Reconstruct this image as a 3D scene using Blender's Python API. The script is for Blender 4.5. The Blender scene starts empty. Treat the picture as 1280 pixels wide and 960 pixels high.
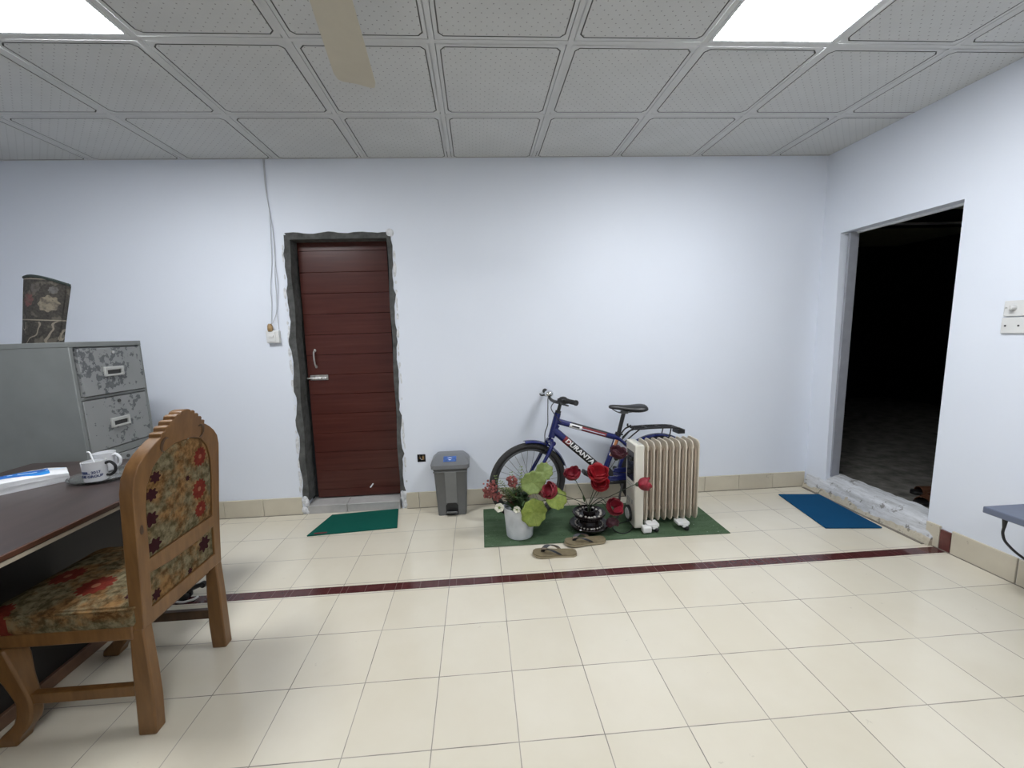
import bpy, bmesh, math, random
from mathutils import Vector, Matrix

random.seed(7)
S = bpy.context.scene
COL = S.collection
PI = math.pi

# ------------------------------------------------------------------ camera
CAM_H = 1.3535
cd = bpy.data.cameras.new('camera')
cam = bpy.data.objects.new('camera', cd)
COL.objects.link(cam)
_y, _p, _r = 0.0603, 0.1394, -0.0317
_F = Vector((math.sin(_y) * math.cos(_p), math.cos(_y) * math.cos(_p), -math.sin(_p)))
_R0 = Vector((math.cos(_y), -math.sin(_y), 0))
_U0 = _R0.cross(_F)
_R = _R0 * math.cos(_r) + _U0 * math.sin(_r)
_U = -_R0 * math.sin(_r) + _U0 * math.cos(_r)
cam.matrix_world = Matrix(((_R.x, _U.x, -_F.x, 0), (_R.y, _U.y, -_F.y, 0), (_R.z, _U.z, -_F.z, CAM_H), (0, 0, 0, 1)))
cd.sensor_width = 36
cd.lens = 512.48 / 1280 * 36
cd.shift_x = (640 - 629.29) / 1280
cd.shift_y = (487.57 - 480) / 1280
cd.clip_start = 0.02
S.camera = cam

# ------------------------------------------------------------------ light / exposure
PANEL_EMISSION = 42.0
PANEL_COLOR = (0.95, 0.975, 1.0)
S.view_settings.view_transform = 'Standard'
S.view_settings.look = 'None'
S.view_settings.exposure = 0.0
S.view_settings.gamma = 1.0
S.view_settings.use_curve_mapping = False
W = bpy.data.worlds.new('world')
S.world = W
W.use_nodes = True
W.node_tree.nodes['Background'].inputs[0].default_value = (0.02, 0.022, 0.025, 1)
W.node_tree.nodes['Background'].inputs[1].default_value = 0.3

# ------------------------------------------------------------------ materials
class NT:
    """small wrapper for building node materials"""
    def __init__(self, name):
        self.m = bpy.data.materials.new(name)
        self.m.use_nodes = True
        self.t = self.m.node_tree
        self.b = self.t.nodes['Principled BSDF']
        self._tc = None
    def tc(self):
        if not self._tc:
            self._tc = self.t.nodes.new('ShaderNodeTexCoord')
        return self._tc.outputs['Object']
    def sep(self, v=None):
        n = self.t.nodes.new('ShaderNodeSeparateXYZ')
        self.t.links.new(v or self.tc(), n.inputs[0])
        return n.outputs[0], n.outputs[1], n.outputs[2]
    def math(self, op, a, b=None, c=None):
        n = self.t.nodes.new('ShaderNodeMath')
        n.operation = op
        for i, v in enumerate((a, b, c)):
            if v is None: continue
            if isinstance(v, (int, float)): n.inputs[i].default_value = v
            else: self.t.links.new(v, n.inputs[i])
        return n.outputs[0]
    def noise(self, scale, detail=3, rough=0.55, v=None, stretch=None):
        n = self.t.nodes.new('ShaderNodeTexNoise')
        n.inputs['Scale'].default_value = scale
        n.inputs['Detail'].default_value = detail
        n.inputs['Roughness'].default_value = rough
        src = v or self.tc()
        if stretch:
            mp = self.t.nodes.new('ShaderNodeMapping')
            mp.inputs['Scale'].default_value = stretch
            self.t.links.new(src, mp.inputs[0])
            src = mp.outputs[0]
        self.t.links.new(src, n.inputs['Vector'])
        return n.outputs[0]
    def voronoi(self, scale, feat='F1', out='Distance'):
        n = self.t.nodes.new('ShaderNodeTexVoronoi')
        n.feature = feat
        n.inputs['Scale'].default_value = scale
        self.t.links.new(self.tc(), n.inputs['Vector'])
        return n.outputs[out]
    def ramp(self, f, stops, const=False):
        n = self.t.nodes.new('ShaderNodeValToRGB')
        e = n.color_ramp.elements
        while len(e) < len(stops): e.new(0.5)
        for k, (p, c) in enumerate(stops):
            e[k].position = p
            e[k].color = (*c, 1) if isinstance(c, tuple) else (c, c, c, 1)
        if const: n.color_ramp.interpolation = 'CONSTANT'
        self.t.links.new(f, n.inputs[0])
        return n.outputs[0]
    def mix(self, f, a, b):
        n = self.t.nodes.new('ShaderNodeMix')
        n.data_type = 'RGBA'
        for sock, v in ((n.inputs[0], f), (n.inputs[6], a), (n.inputs[7], b)):
            if isinstance(v, (int, float)): sock.default_value = v
            elif isinstance(v, tuple): sock.default_value = (*v, 1)
            else: self.t.links.new(v, sock)
        return n.outputs[2]
    def bump(self, h, strength=0.3, dist=0.01):
        n = self.t.nodes.new('ShaderNodeBump')
        n.inputs['Strength'].default_value = strength
        n.inputs['Distance'].default_value = dist
        self.t.links.new(h, n.inputs['Height'])
        self.t.links.new(n.outputs[0], self.b.inputs['Normal'])
    def color(self, c):
        if isinstance(c, tuple): self.b.inputs['Base Color'].default_value = (*c, 1)
        else: self.t.links.new(c, self.b.inputs['Base Color'])
    def rough(self, r):
        if isinstance(r, (int, float)): self.b.inputs['Roughness'].default_value = r
        else: self.t.links.new(r, self.b.inputs['Roughness'])
    def flower(self, u, v, cu, cv, r, petals=10, depth=0.25):
        du = self.math('SUBTRACT', u, cu); dv = self.math('SUBTRACT', v, cv)
        d = self.math('SQRT', self.math('ADD', self.math('MULTIPLY', du, du), self.math('MULTIPLY', dv, dv)))
        a = self.math('ARCTAN2', dv, du)
        lim = self.math('MULTIPLY_ADD', self.math('COSINE', self.math('MULTIPLY', a, petals)), depth * r, r * (1 - depth))
        return self.math('LESS_THAN', d, lim), self.math('LESS_THAN', d, r * 0.22)
    def line(self, x, x0, s, w):
        """1 inside a line of width w at x0 + k*s"""
        f = self.math('FRACT', self.math('MULTIPLY_ADD', x, 1 / s, 0.5 - x0 / s))
        return self.math('LESS_THAN', self.math('ABSOLUTE', self.math('SUBTRACT', f, 0.5)), w / 2 / s)

def mat(name, c, rough=0.5, metal=0.0, var=0.08, scale=12, bump=0.0, stretch=None, spec=None, coat=0.0):
    n = NT(name)
    f = n.noise(scale, 4, 0.6, stretch=stretch)
    lo = tuple(max(0, x * (1 - var)) for x in c)
    hi = tuple(min(1, x * (1 + var)) for x in c)
    n.color(n.ramp(f, [(0.3, lo), (0.7, hi)]))
    n.rough(rough)
    n.b.inputs['Metallic'].default_value = metal
    if spec is not None: n.b.inputs['Specular IOR Level'].default_value = spec
    if coat: n.b.inputs['Coat Weight'].default_value = coat
    if bump: n.bump(f, bump, 0.004)
    return n.m

M = {}
# --- wall paint
def wall_paint(name, c):
    n = NT(name)
    f = n.noise(1.3, 3, 0.5)
    n.color(n.ramp(f, [(0.3, tuple(x * 0.97 for x in c)), (0.7, c)]))
    n.rough(0.6)
    n.bump(n.noise(60, 3), 0.05, 0.002)
    return n.m
M['wall'] = wall_paint('wall_paint', (0.755, 0.795, 0.875))
M['white_trim'] = mat('white_plaster', (0.74, 0.75, 0.77), 0.6, var=0.05, scale=20, bump=0.1)
M['unlit_wall'] = mat('unlit_wall_shade', (0.016, 0.018, 0.028), 0.8)  # near-black wall colour stands in for the lack of light in there
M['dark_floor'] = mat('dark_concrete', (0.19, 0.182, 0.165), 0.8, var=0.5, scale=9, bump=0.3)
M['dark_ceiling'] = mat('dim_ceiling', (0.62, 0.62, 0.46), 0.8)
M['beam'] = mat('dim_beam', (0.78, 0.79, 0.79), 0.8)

# --- floor tiles with the dark red border line
FX0, FS, FY0, FYB = 0.0873, 0.2909, 1.1875, 2.157
def floor_mat():
    n = NT('cream_floor_tiles')
    x, y, z = n.sep()
    lx = n.line(x, FX0, FS, 0.0034)
    near = n.line(y, FY0, FS, 0.0034)
    far = n.line(y, FYB, FS, 0.0034)
    isfar = n.math('GREATER_THAN', y, 2.1)
    ly = n.math('ADD', n.math('MULTIPLY', far, isfar), n.math('MULTIPLY', near, n.math('SUBTRACT', 1.0, isfar)))
    strip = n.math('LESS_THAN', n.math('ABSOLUTE', n.math('SUBTRACT', y, 2.105)), 0.033)
    stripj = n.line(x, 0.03, 0.098, 0.003)
    # tile tint
    ix = n.math('FLOOR', n.math('MULTIPLY_ADD', x, 1 / FS, -FX0 / FS))
    iy = n.math('FLOOR', n.math('MULTIPLY_ADD', y, 1 / FS, -FY0 / FS))
    wn = n.t.nodes.new('ShaderNodeTexWhiteNoise'); wn.noise_dimensions = '2D'
    cb = n.t.nodes.new('ShaderNodeCombineXYZ'); n.t.links.new(ix, cb.inputs[0]); n.t.links.new(iy, cb.inputs[1])
    n.t.links.new(cb.outputs[0], wn.inputs['Vector'])
    base = n.mix(wn.outputs['Value'], (0.660, 0.612, 0.505), (0.690, 0.642, 0.535))
    cl = n.ramp(n.noise(2.2, 4, 0.6), [(0.35, (0.95, 0.94, 0.92)), (0.65, (1.0, 1.0, 1.0))])
    mm = n.t.nodes.new('ShaderNodeMix'); mm.data_type = 'RGBA'; mm.blend_type = 'MULTIPLY'; mm.inputs[0].default_value = 1
    n.t.links.new(base, mm.inputs[6]); n.t.links.new(cl, mm.inputs[7])
    scuff = n.math('MULTIPLY', n.math('GREATER_THAN', n.noise(9, 5, 0.7), 0.69), 0.25)
    c = n.mix(scuff, mm.outputs[2], (0.36, 0.32, 0.26))
    grout = n.math('MAXIMUM', lx, ly)
    dirty = n.ramp(n.noise(5, 3), [(0.4, (0.17, 0.15, 0.125)), (0.6, (0.34, 0.31, 0.26))])
    c = n.mix(grout, c, dirty)
    redc = n.mix(n.math('MULTIPLY', stripj, 0.22), n.ramp(n.noise(30, 3), [(0.3, (0.060, 0.017, 0.017)), (0.7, (0.088, 0.027, 0.027))]), (0.4, 0.3, 0.28))
    c = n.mix(strip, c, redc)
    n.color(c)
    n.rough(n.math('ADD', n.math('MULTIPLY', n.noise(3, 3), 0.12), n.math('MULTIPLY_ADD', grout, 0.4, 0.07)))
    n.bump(n.math('ADD', n.math('MULTIPLY', grout, -1.0), n.math('MULTIPLY', n.noise(2.5, 1), 0.12)), 0.15, 0.003)
    return n.m
M['floor'] = floor_mat()

# --- ceiling
M['ceiling'] = mat('ceiling_board', (0.575, 0.580, 0.580), 0.75, var=0.03, scale=8)
M['ceiling_groove'] = mat('dark_groove', (0.20, 0.20, 0.195), 0.9)  # groove faces coloured darker than the boards
def perf():
    n = NT('perforated_ceiling_board')
    x, y, z = n.sep()
    k = 1 / 0.046
    u = n.math('MULTIPLY', n.math('ADD', x, y), k); v = n.math('MULTIPLY', n.math('SUBTRACT', x, y), k)
    fu = n.math('SUBTRACT', n.math('FRACT', u), 0.5); fv = n.math('SUBTRACT', n.math('FRACT', v), 0.5)
    d = n.math('ADD', n.math('MULTIPLY', fu, fu), n.math('MULTIPLY', fv, fv))
    hole = n.math('LESS_THAN', d, 0.0075)
    n.color(n.mix(hole, n.ramp(n.noise(5, 3), [(0.3, (0.545, 0.55, 0.545)), (0.7, (0.58, 0.585, 0.58))]), (0.27, 0.27, 0.27)))
    n.rough(0.8)
    return n.m
M['perf'] = perf()
M['alu'] = mat('white_metal_bar', (0.62, 0.63, 0.635), 0.5, var=0.02)
def emit(name, c, s):
    n = NT(name)
    n.color((0.9, 0.9, 0.9))
    n.b.inputs['Emission Color'].default_value = (*c, 1)
    n.b.inputs['Emission Strength'].default_value = s
    return n.m
M['panel'] = emit('lit_diffuser', PANEL_COLOR, PANEL_EMISSION)

# --- misc
def baseboard_mat(name):
    n = NT(name)
    f = n.noise(4, 4)
    c = n.ramp(f, [(0.3, (0.52, 0.47, 0.375)), (0.7, (0.60, 0.55, 0.44))])
    d = n.math('GREATER_THAN', n.noise(14, 5, 0.75), 0.66)
    n.color(n.mix(n.math('MULTIPLY', d, 0.35), c, (0.22, 0.18, 0.13)))
    n.rough(0.3)
    return n.m
M['skirt'] = baseboard_mat('cream_skirting_tile')
M['grout'] = mat('dirty_grout', (0.20, 0.18, 0.15), 0.9, var=0.3)
M['red_tile'] = mat('dark_red_tile', (0.12, 0.035, 0.03), 0.35, var=0.25, scale=30)
M['mortar'] = mat('raw_grey_mortar', (0.078, 0.079, 0.076), 0.95, var=0.4, scale=18, bump=0.6)
M['chip'] = mat('chipped_plaster', (0.64, 0.65, 0.67), 0.9, var=0.25, scale=30, bump=0.6)
def door_wood():
    n = NT('dark_red_brown_wood')
    f = n.noise(2.0, 6, 0.6, stretch=(1.2, 1, 26))
    c = n.ramp(f, [(0.25, (0.052, 0.015, 0.012)), (0.55, (0.072, 0.021, 0.016)), (0.8, (0.092, 0.030, 0.023))])
    n.color(c); n.rough(0.27); n.b.inputs['Specular IOR Level'].default_value = 0.35
    n.bump(f, 0.06, 0.003)
    return n.m
M['door'] = door_wood()
M['steel'] = mat('worn_steel', (0.55, 0.54, 0.52), 0.35, 0.9, var=0.15, scale=40)
M['chrome'] = mat('chrome', (0.75, 0.76, 0.78), 0.12, 1.0, var=0.03)
M['sill_tile'] = mat('grey_sill_tile', (0.42, 0.41, 0.40), 0.4, var=0.12, scale=9)
def curb_mat():
    n = NT('white_washed_cement')
    f = n.noise(4, 6, 0.7, stretch=(14, 1.3, 9))
    g = n.noise(16, 6, 0.75)
    c = n.ramp(f, [(0.3, (0.36, 0.36, 0.36)), (0.5, (0.52, 0.53, 0.55)), (0.7, (0.66, 0.67, 0.70))])
    x, y, z = n.sep()
    low = n.math('LESS_THAN', n.math('MULTIPLY_ADD', n.noise(9, 4), 0.13, z), 0.105)
    c = n.mix(low, c, n.ramp(g, [(0.3, (0.40, 0.35, 0.27)), (0.6, (0.56, 0.51, 0.41))]))
    dk = n.math('MULTIPLY', n.math('GREATER_THAN', g, 0.60), 0.7)
    n.color(n.mix(dk, c, (0.13, 0.115, 0.095)))
    n.rough(0.85); n.bump(g, 0.6, 0.01)
    return n.m
M['curb'] = curb_mat()
M['black'] = mat('black_plastic', (0.012, 0.012, 0.013), 0.4)
M['rubber'] = mat('black_rubber', (0.018, 0.018, 0.019), 0.75, var=0.2, scale=60)
M['white_plastic'] = mat('white_plastic', (0.68, 0.68, 0.67), 0.4, var=0.03)
M['cable_white'] = mat('grey_white_cable', (0.50, 0.51, 0.54), 0.5)
M['brown_cap'] = mat('brown_yellow_plug', (0.30, 0.19, 0.08), 0.5, var=0.3, scale=60)
M['bin'] = mat('grey_plastic', (0.125, 0.128, 0.128), 0.45, var=0.05)
M['bin_lid'] = mat('grey_lid_plastic', (0.165, 0.17, 0.178), 0.35, var=0.05)
M['bin_panel'] = mat('lighter_grey_plastic', (0.165, 0.168, 0.165), 0.45, var=0.05)
M['sticker_blue'] = mat('blue_sticker', (0.05, 0.12, 0.36), 0.4, var=0.5, scale=60)
M['sticker_pale'] = mat('pale_sticker', (0.62, 0.68, 0.80), 0.4)
def mat_fibre(name, a, b, rough=0.95, sc=260):
    n = NT(name)
    f = n.noise(sc, 3, 0.6)
    g = n.noise(4, 3)
    c = n.mix(g, n.ramp(f, [(0.35, a), (0.65, b)]), b)
    n.color(c); n.rough(rough); n.bump(f, 0.6, 0.004); n.b.inputs['Specular IOR Level'].default_value = 0.1
    return n.m
M['mat_teal'] = mat_fibre('teal_green_mat', (0.004, 0.060, 0.045), (0.008, 0.100, 0.075))
M['mat_blue'] = mat_fibre('blue_mat', (0.004, 0.045, 0.115), (0.008, 0.075, 0.175))
M['mat_red'] = mat('dark_red_patch', (0.12, 0.015, 0.02), 0.9)
def green_carpet():
    n = NT('worn_green_carpet')
    f = n.noise(150, 3)
    c = n.ramp(f, [(0.3, (0.042, 0.078, 0.040)), (0.7, (0.082, 0.128, 0.070))])
    g = n.noise(7, 5, 0.7, stretch=(0.6, 2, 1))
    c = n.mix(n.ramp(g, [(0.45, 0.0), (0.75, 0.45)]), c, (0.15, 0.21, 0.14))
    sp = n.math('GREATER_THAN', n.noise(46, 3, 0.6), 0.70)
    c = n.mix(n.math('MULTIPLY', sp, 0.5), c, (0.45, 0.52, 0.45))
    n.color(c); n.rough(0.9); n.bump(f, 0.5, 0.004); n.b.inputs['Specular IOR Level'].default_value = 0.15
    return n.m
M['carpet'] = green_carpet()
M['blue_paint'] = mat('deep_blue_enamel', (0.006, 0.012, 0.105), 0.25, var=0.05, coat=0.4)
M['red_decal'] = mat('dark_red_decal', (0.20, 0.018, 0.022), 0.35)
M['white_decal'] = mat('white_decal', (0.78, 0.78, 0.78), 0.4, var=0.02)
M['orange_decal'] = mat('orange_decal', (0.50, 0.20, 0.08), 0.4)
M['tyre'] = mat('grey_black_tyre', (0.030, 0.029, 0.029), 0.8, var=0.25, scale=80)
M['rim'] = mat('grey_rim', (0.10, 0.10, 0.105), 0.35, 0.7)
M['amber'] = mat('amber_reflector', (0.55, 0.22, 0.02), 0.25)
M['heater'] = mat('cream_enamel', (0.60, 0.54, 0.445), 0.35, var=0.04, scale=6)
M['heater_fin'] = mat('yellowed_enamel', (0.47, 0.385, 0.305), 0.4, var=0.06, scale=6)
M['heater_box'] = mat('off_white_plastic', (0.68, 0.655, 0.575), 0.4, var=0.04)
M['display'] = mat('dark_panel', (0.02, 0.02, 0.022), 0.2)
M['grey_print'] = mat('pale_grey_print', (0.42, 0.42, 0.40), 0.5)
def pot_mat():
    n = NT('white_embossed_pot')
    f = n.voronoi(26)
    n.color(n.ramp(n.noise(10, 3), [(0.3, (0.60, 0.63, 0.67)), (0.7, (0.72, 0.74, 0.77))]))
    n.rough(0.4); n.bump(f, 0.5, 0.006)
    return n.m
M['pot'] = pot_mat()
def leaf_mat(name, a, b):
    n = NT(name)
    x, y, z = n.sep()
    r = n.math('SQRT', n.math('ADD', n.math('MULTIPLY', x, x), n.math('MULTIPLY', y, y)))
    ang = n.math('ARCTAN2', y, x)
    w = n.math('ABSOLUTE', n.math('SINE', n.math('MULTIPLY', ang, 4.5)))
    vein = n.math('LESS_THAN', w, 0.16)
    c = n.ramp(n.noise(40, 4), [(0.3, a), (0.7, b)])
    n.color(n.mix(n.math('MULTIPLY', vein, 0.35), c, tuple(x * 0.55 for x in a)))
    n.rough(0.6)
    n.b.inputs['Subsurface Weight'].default_value = 0.0
    return n.m
M['leaf'] = leaf_mat('pale_green_leaf', (0.135, 0.19, 0.045), (0.22, 0.28, 0.085))
M['leaf_lime'] = leaf_mat('lime_leaf', (0.16, 0.215, 0.030), (0.26, 0.32, 0.065))
M['leaf_dark'] = mat('dark_green_leaf', (0.035, 0.070, 0.022), 0.6, var=0.5, scale=30)
M['fern'] = mat('fern_green', (0.15, 0.21, 0.05), 0.6, var=0.4, scale=40)
M['berry'] = mat('dusty_pink_red_floret', (0.24, 0.062, 0.055), 0.6, var=0.5, scale=50)
M['petal_white'] = mat('ivory_petal', (0.62, 0.60, 0.50), 0.6, var=0.1)
M['petal_red'] = mat('crimson_petal', (0.20, 0.008, 0.020), 0.5, var=0.45, scale=22)
M['petal_dark'] = mat('dark_maroon_petal', (0.055, 0.008, 0.016), 0.55, var=0.4, scale=30)
M['petal_bright'] = mat('bright_red_petal', (0.30, 0.008, 0.016), 0.5, var=0.4, scale=22)
M['stem'] = mat('dark_green_stem', (0.030, 0.045, 0.022), 0.6)
M['vase'] = mat('black_brown_lacquer', (0.012, 0.008, 0.008), 0.18, var=0.3)
M['pebble'] = mat('white_pebble', (0.50, 0.47, 0.43), 0.4, var=0.1)
M['sole'] = mat('olive_brown_foam', (0.175, 0.140, 0.080), 0.8, var=0.15, scale=40, bump=0.1)
M['sole_edge'] = mat('pale_brown_foam', (0.30, 0.25, 0.16), 0.8)
M['strap'] = mat('black_strap', (0.014, 0.016, 0.022), 0.5)
M['strap_inner'] = mat('brown_strap_lining', (0.17, 0.125, 0.085), 0.7)
M['table'] = mat('dark_brown_laminate', (0.052, 0.038, 0.036), 0.33, var=0.25, scale=3, stretch=(6, 1, 1))
M['table_edge'] = mat('brown_edge', (0.085, 0.036, 0.022), 0.4, var=0.2)
M['table_strip'] = mat('beige_edge_strip', (0.40, 0.35, 0.28), 0.5, var=0.1)
M['table_dark'] = mat('dark_panel_wood', (0.011, 0.008, 0.007), 0.5)
M['table_foot'] = mat('brown_foot_rail', (0.16, 0.085, 0.05), 0.5, var=0.2)
def wood(name, a, b):
    n = NT(name)
    f = n.noise(6, 6, 0.65, stretch=(7, 7, 1))
    n.color(n.ramp(f, [(0.25, a), (0.75, b)]))
    n.rough(0.36); n.bump(f, 0.05, 0.003)
    return n.m
M['teak'] = wood('golden_brown_wood', (0.112, 0.050, 0.014), (0.200, 0.098, 0.031))
M['teak_dark'] = wood('darkened_brown_wood', (0.045, 0.022, 0.010), (0.085, 0.042, 0.018))
def fabric(name, axes, flowers, darks):
    n = NT(name)
    s = n.sep(); u, v = s[axes[0]], s[axes[1]]
    f = n.noise(38, 4, 0.65)
    g = n.noise(9, 4, 0.6)
    c = n.mix(n.ramp(g, [(0.45, 0.0), (0.58, 1.0)]), n.ramp(f, [(0.38, (0.060, 0.048, 0.022)), (0.62, (0.180, 0.150, 0.090))]),
              n.ramp(f, [(0.38, (0.080, 0.038, 0.012)), (0.62, (0.22, 0.125, 0.050))]))
    for (cu, cv, r) in flowers:
        p, e = n.flower(u, v, cu, cv, r, 13, 0.09)
        c = n.mix(p, c, n.ramp(f, [(0.3, (0.085, 0.012, 0.008)), (0.7, (0.17, 0.026, 0.015))]))
        c = n.mix(e, c, (0.22, 0.09, 0.05))
    for (cu, cv, r) in darks:
        p, e = n.flower(u, v, cu, cv, r, 7, 0.16)
        c = n.mix(p, c, (0.028, 0.007, 0.009))
    n.color(c); n.rough(0.9); n.bump(n.noise(240, 2), 0.3, 0.002); n.b.inputs['Specular IOR Level'].default_value = 0.12
    return n.m
def chipped_metal():
    n = NT('chipped_grey_steel')
    a = n.noise(30, 5, 0.58); b = n.noise(4.5, 2)
    ch = n.math('GREATER_THAN', n.math('MULTIPLY_ADD', b, 0.55, a), 0.855)
    base = n.ramp(n.noise(2.5, 3), [(0.3, (0.20, 0.208, 0.205)), (0.7, (0.245, 0.25, 0.25))])
    n.color(n.mix(ch, base, n.ramp(n.noise(50, 2), [(0.3, (0.075, 0.08, 0.085)), (0.7, (0.11, 0.115, 0.12))])))
    n.rough(0.5)
    return n.m
M['chipped'] = chipped_metal()
M['cab'] = mat('dull_grey_steel', (0.170, 0.180, 0.175), 0.45, var=0.12, scale=3)
M['cab_handle'] = mat('pale_grey_metal', (0.42, 0.42, 0.40), 0.4, 0.2)
M['dark_gap'] = mat('dark_recess', (0.05, 0.05, 0.05), 0.8)
def rug_mat():
    n = NT('dark_floral_carpet')
    x0, y, z = n.sep()
    x = n.math('MULTIPLY_ADD', z, -0.26, x0)
    f = n.noise(90, 3)
    c = n.ramp(f, [(0.3, (0.030, 0.027, 0.024)), (0.7, (0.065, 0.058, 0.050))])
    g = n.noise(20, 4)
    c = n.mix(n.ramp(g, [(0.55, 0.0), (0.62, 0.6)]), c, (0.14, 0.125, 0.10))
    for (cu, cv, r, col) in ((0.055, 0.225, 0.048, (0.21, 0.18, 0.135)), (-0.055, 0.250, 0.040, (0.15, 0.065, 0.06)), (0.075, 0.30, 0.022, (0.12, 0.115, 0.11)), (-0.01, 0.315, 0.03, (0.10, 0.09, 0.08))):
        p, e = n.flower(x, z, cu, cv, r, 8, 0.08)
        c = n.mix(n.math('MULTIPLY', p, n.ramp(n.noise(45, 3), [(0.4, 0.35), (0.6, 1.0)])), c, col)
    zz = n.math('MULTIPLY_ADD', x, 0.06, z)
    for zc, w in ((0.362, 0.005), (0.135, 0.006)):
        l = n.math('LESS_THAN', n.math('ABSOLUTE', n.math('SUBTRACT', zz, zc)), w / 2)
        c = n.mix(l, c, (0.26, 0.23, 0.18))
    ring = n.math('LESS_THAN', n.math('ABSOLUTE', n.math('SUBTRACT', n.noise(7, 1), 0.5)), 0.012)
    low = n.math('LESS_THAN', z, 0.125)
    c = n.mix(n.math('MULTIPLY', ring, low), c, (0.22, 0.19, 0.15))
    n.color(c); n.rough(0.95); n.bump(f, 0.4, 0.003)
    return n.m
M['rug'] = rug_mat()
M['rug_edge'] = mat('dark_green_binding', (0.025, 0.035, 0.032), 0.9)
def tissue_mat():
    n = NT('blue_white_wrapper')
    x, y, z = n.sep()
    f = n.noise(9, 2)
    w = n.math('MULTIPLY_ADD', n.math('SINE', n.math('MULTIPLY', x, 22)), 0.022, y)
    band = n.math('LESS_THAN', n.math('ABSOLUTE', n.math('SUBTRACT', w, 0.010)), 0.050)
    top = n.math('GREATER_THAN', z, 0.046)
    inx = n.math('LESS_THAN', x, 0.10)
    c = n.mix(n.math('MULTIPLY', n.math('MULTIPLY', band, top), inx), n.ramp(f, [(0.3, (0.60, 0.62, 0.64)), (0.7, (0.72, 0.73, 0.75))]),
              n.ramp(f, [(0.4, (0.02, 0.10, 0.42)), (0.62, (0.03, 0.24, 0.62))]))
    sw = n.math('LESS_THAN', n.math('ABSOLUTE', n.math('SUBTRACT', w, 0.014)), 0.005)
    c = n.mix(n.math('MULTIPLY', n.math('MULTIPLY', sw, top), n.math('GREATER_THAN', f, 0.5)), c, (0.45, 0.62, 0.85))
    n.color(c); n.rough(0.25); n.bump(n.noise(25, 3), 0.35, 0.006)
    return n.m
M['tissue'] = tissue_mat()
M['mug'] = mat('white_glazed_ceramic', (0.70, 0.71, 0.73), 0.15, var=0.02)
M['mug_print'] = mat('dark_blue_print', (0.02, 0.04, 0.14), 0.4)
def glass():
    n = NT('clear_glass')
    n.color((0.93, 0.97, 0.96)); n.rough(0.05)
    n.b.inputs['Transmission Weight'].default_value = 0.96
    n.b.inputs['IOR'].default_value = 1.45
    return n.m
M['glass'] = glass()
M['shelf'] = mat('blue_grey_laminate', (0.125, 0.145, 0.205), 0.45, var=0.06)
M['fan'] = mat('beige_enamel', (0.53, 0.49, 0.40), 0.45, var=0.04)
M['shoe'] = mat('brown_leather', (0.10, 0.042, 0.022), 0.5, var=0.3, scale=40)

# ------------------------------------------------------------------ mesh helpers
def B(): return bmesh.new()
def box(bm, c, s, rot=None, taper=None):
    """box with centre c and full sizes s; taper=(sx,sy) scales the top"""
    vs = []
    for z in (-.5, .5):
        for y in (-.5, .5):
            for x in (-.5, .5):
                tx, ty = taper if (taper and z > 0) else (1, 1)
                v = Vector((x * s[0] * tx, y * s[1] * ty, z * s[2]))
                if rot: v = rot @ v
                vs.append(bm.verts.new(v + Vector(c)))
    for f in ((0, 2, 3, 1), (4, 5, 7, 6), (0, 1, 5, 4), (2, 6, 7, 3), (0, 4, 6, 2), (1, 3, 7, 5)):
        bm.faces.new([vs[i] for i in f])
    return vs
def bx(bm, x0, x1, y0, y1, z0, z1):
    return box(bm, ((x0 + x1) / 2, (y0 + y1) / 2, (z0 + z1) / 2), (x1 - x0, y1 - y0, z1 - z0))
def tube(bm, pts, r, n=8, closed=False, flat=1.0, up=None):
    pts = [Vector(p) for p in pts]
    N = len(pts)
    rs = r if isinstance(r, (list, tuple)) else [r] * N
    rings = []
    prev = None
    for i, p in enumerate(pts):
        if closed: t = pts[(i + 1) % N] - pts[i - 1]
        elif i == 0: t = pts[1] - p
        elif i == N - 1: t = p - pts[i - 1]
        else: t = (pts[i + 1] - p).normalized() + (p - pts[i - 1]).normalized()
        t.normalize()
        if prev is None:
            a = Vector(up) if up else (Vector((0, 0, 1)) if abs(t.z) < 0.9 else Vector((1, 0, 0)))
        else: a = prev
        a = a - t * a.dot(t)
        if a.length < 1e-6: a = t.orthogonal()
        a.normalize(); prev = a
        b = t.cross(a)
        rings.append([bm.verts.new(p + (a * math.cos(2 * PI * k / n) + b * math.sin(2 * PI * k / n) * flat) * rs[i]) for k in range(n)])
    M_ = N if closed else N - 1
    for i in range(M_):
        A, C = rings[i], rings[(i + 1) % N]
        for k in range(n):
            bm.faces.new((A[k], A[(k + 1) % n], C[(k + 1) % n], C[k]))
    if not closed:
        bm.faces.new(rings[0][::-1]); bm.faces.new(rings[-1])
def spline(pts, m=6):
    """Catmull-Rom through pts"""
    P = [Vector(p) for p in pts]
    P = [P[0] * 2 - P[1]] + P + [P[-1] * 2 - P[-2]]
    out = []
    for i in range(1, len(P) - 2):
        for k in range(m):
            t = k / m
            a, b, c, d = P[i - 1], P[i], P[i + 1], P[i + 2]
            out.append(0.5 * ((2 * b) + (c - a) * t + (2 * a - 5 * b + 4 * c - d) * t * t + (3 * b - a - 3 * c + d) * t ** 3))
    out.append(P[-2])
    return out
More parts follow.
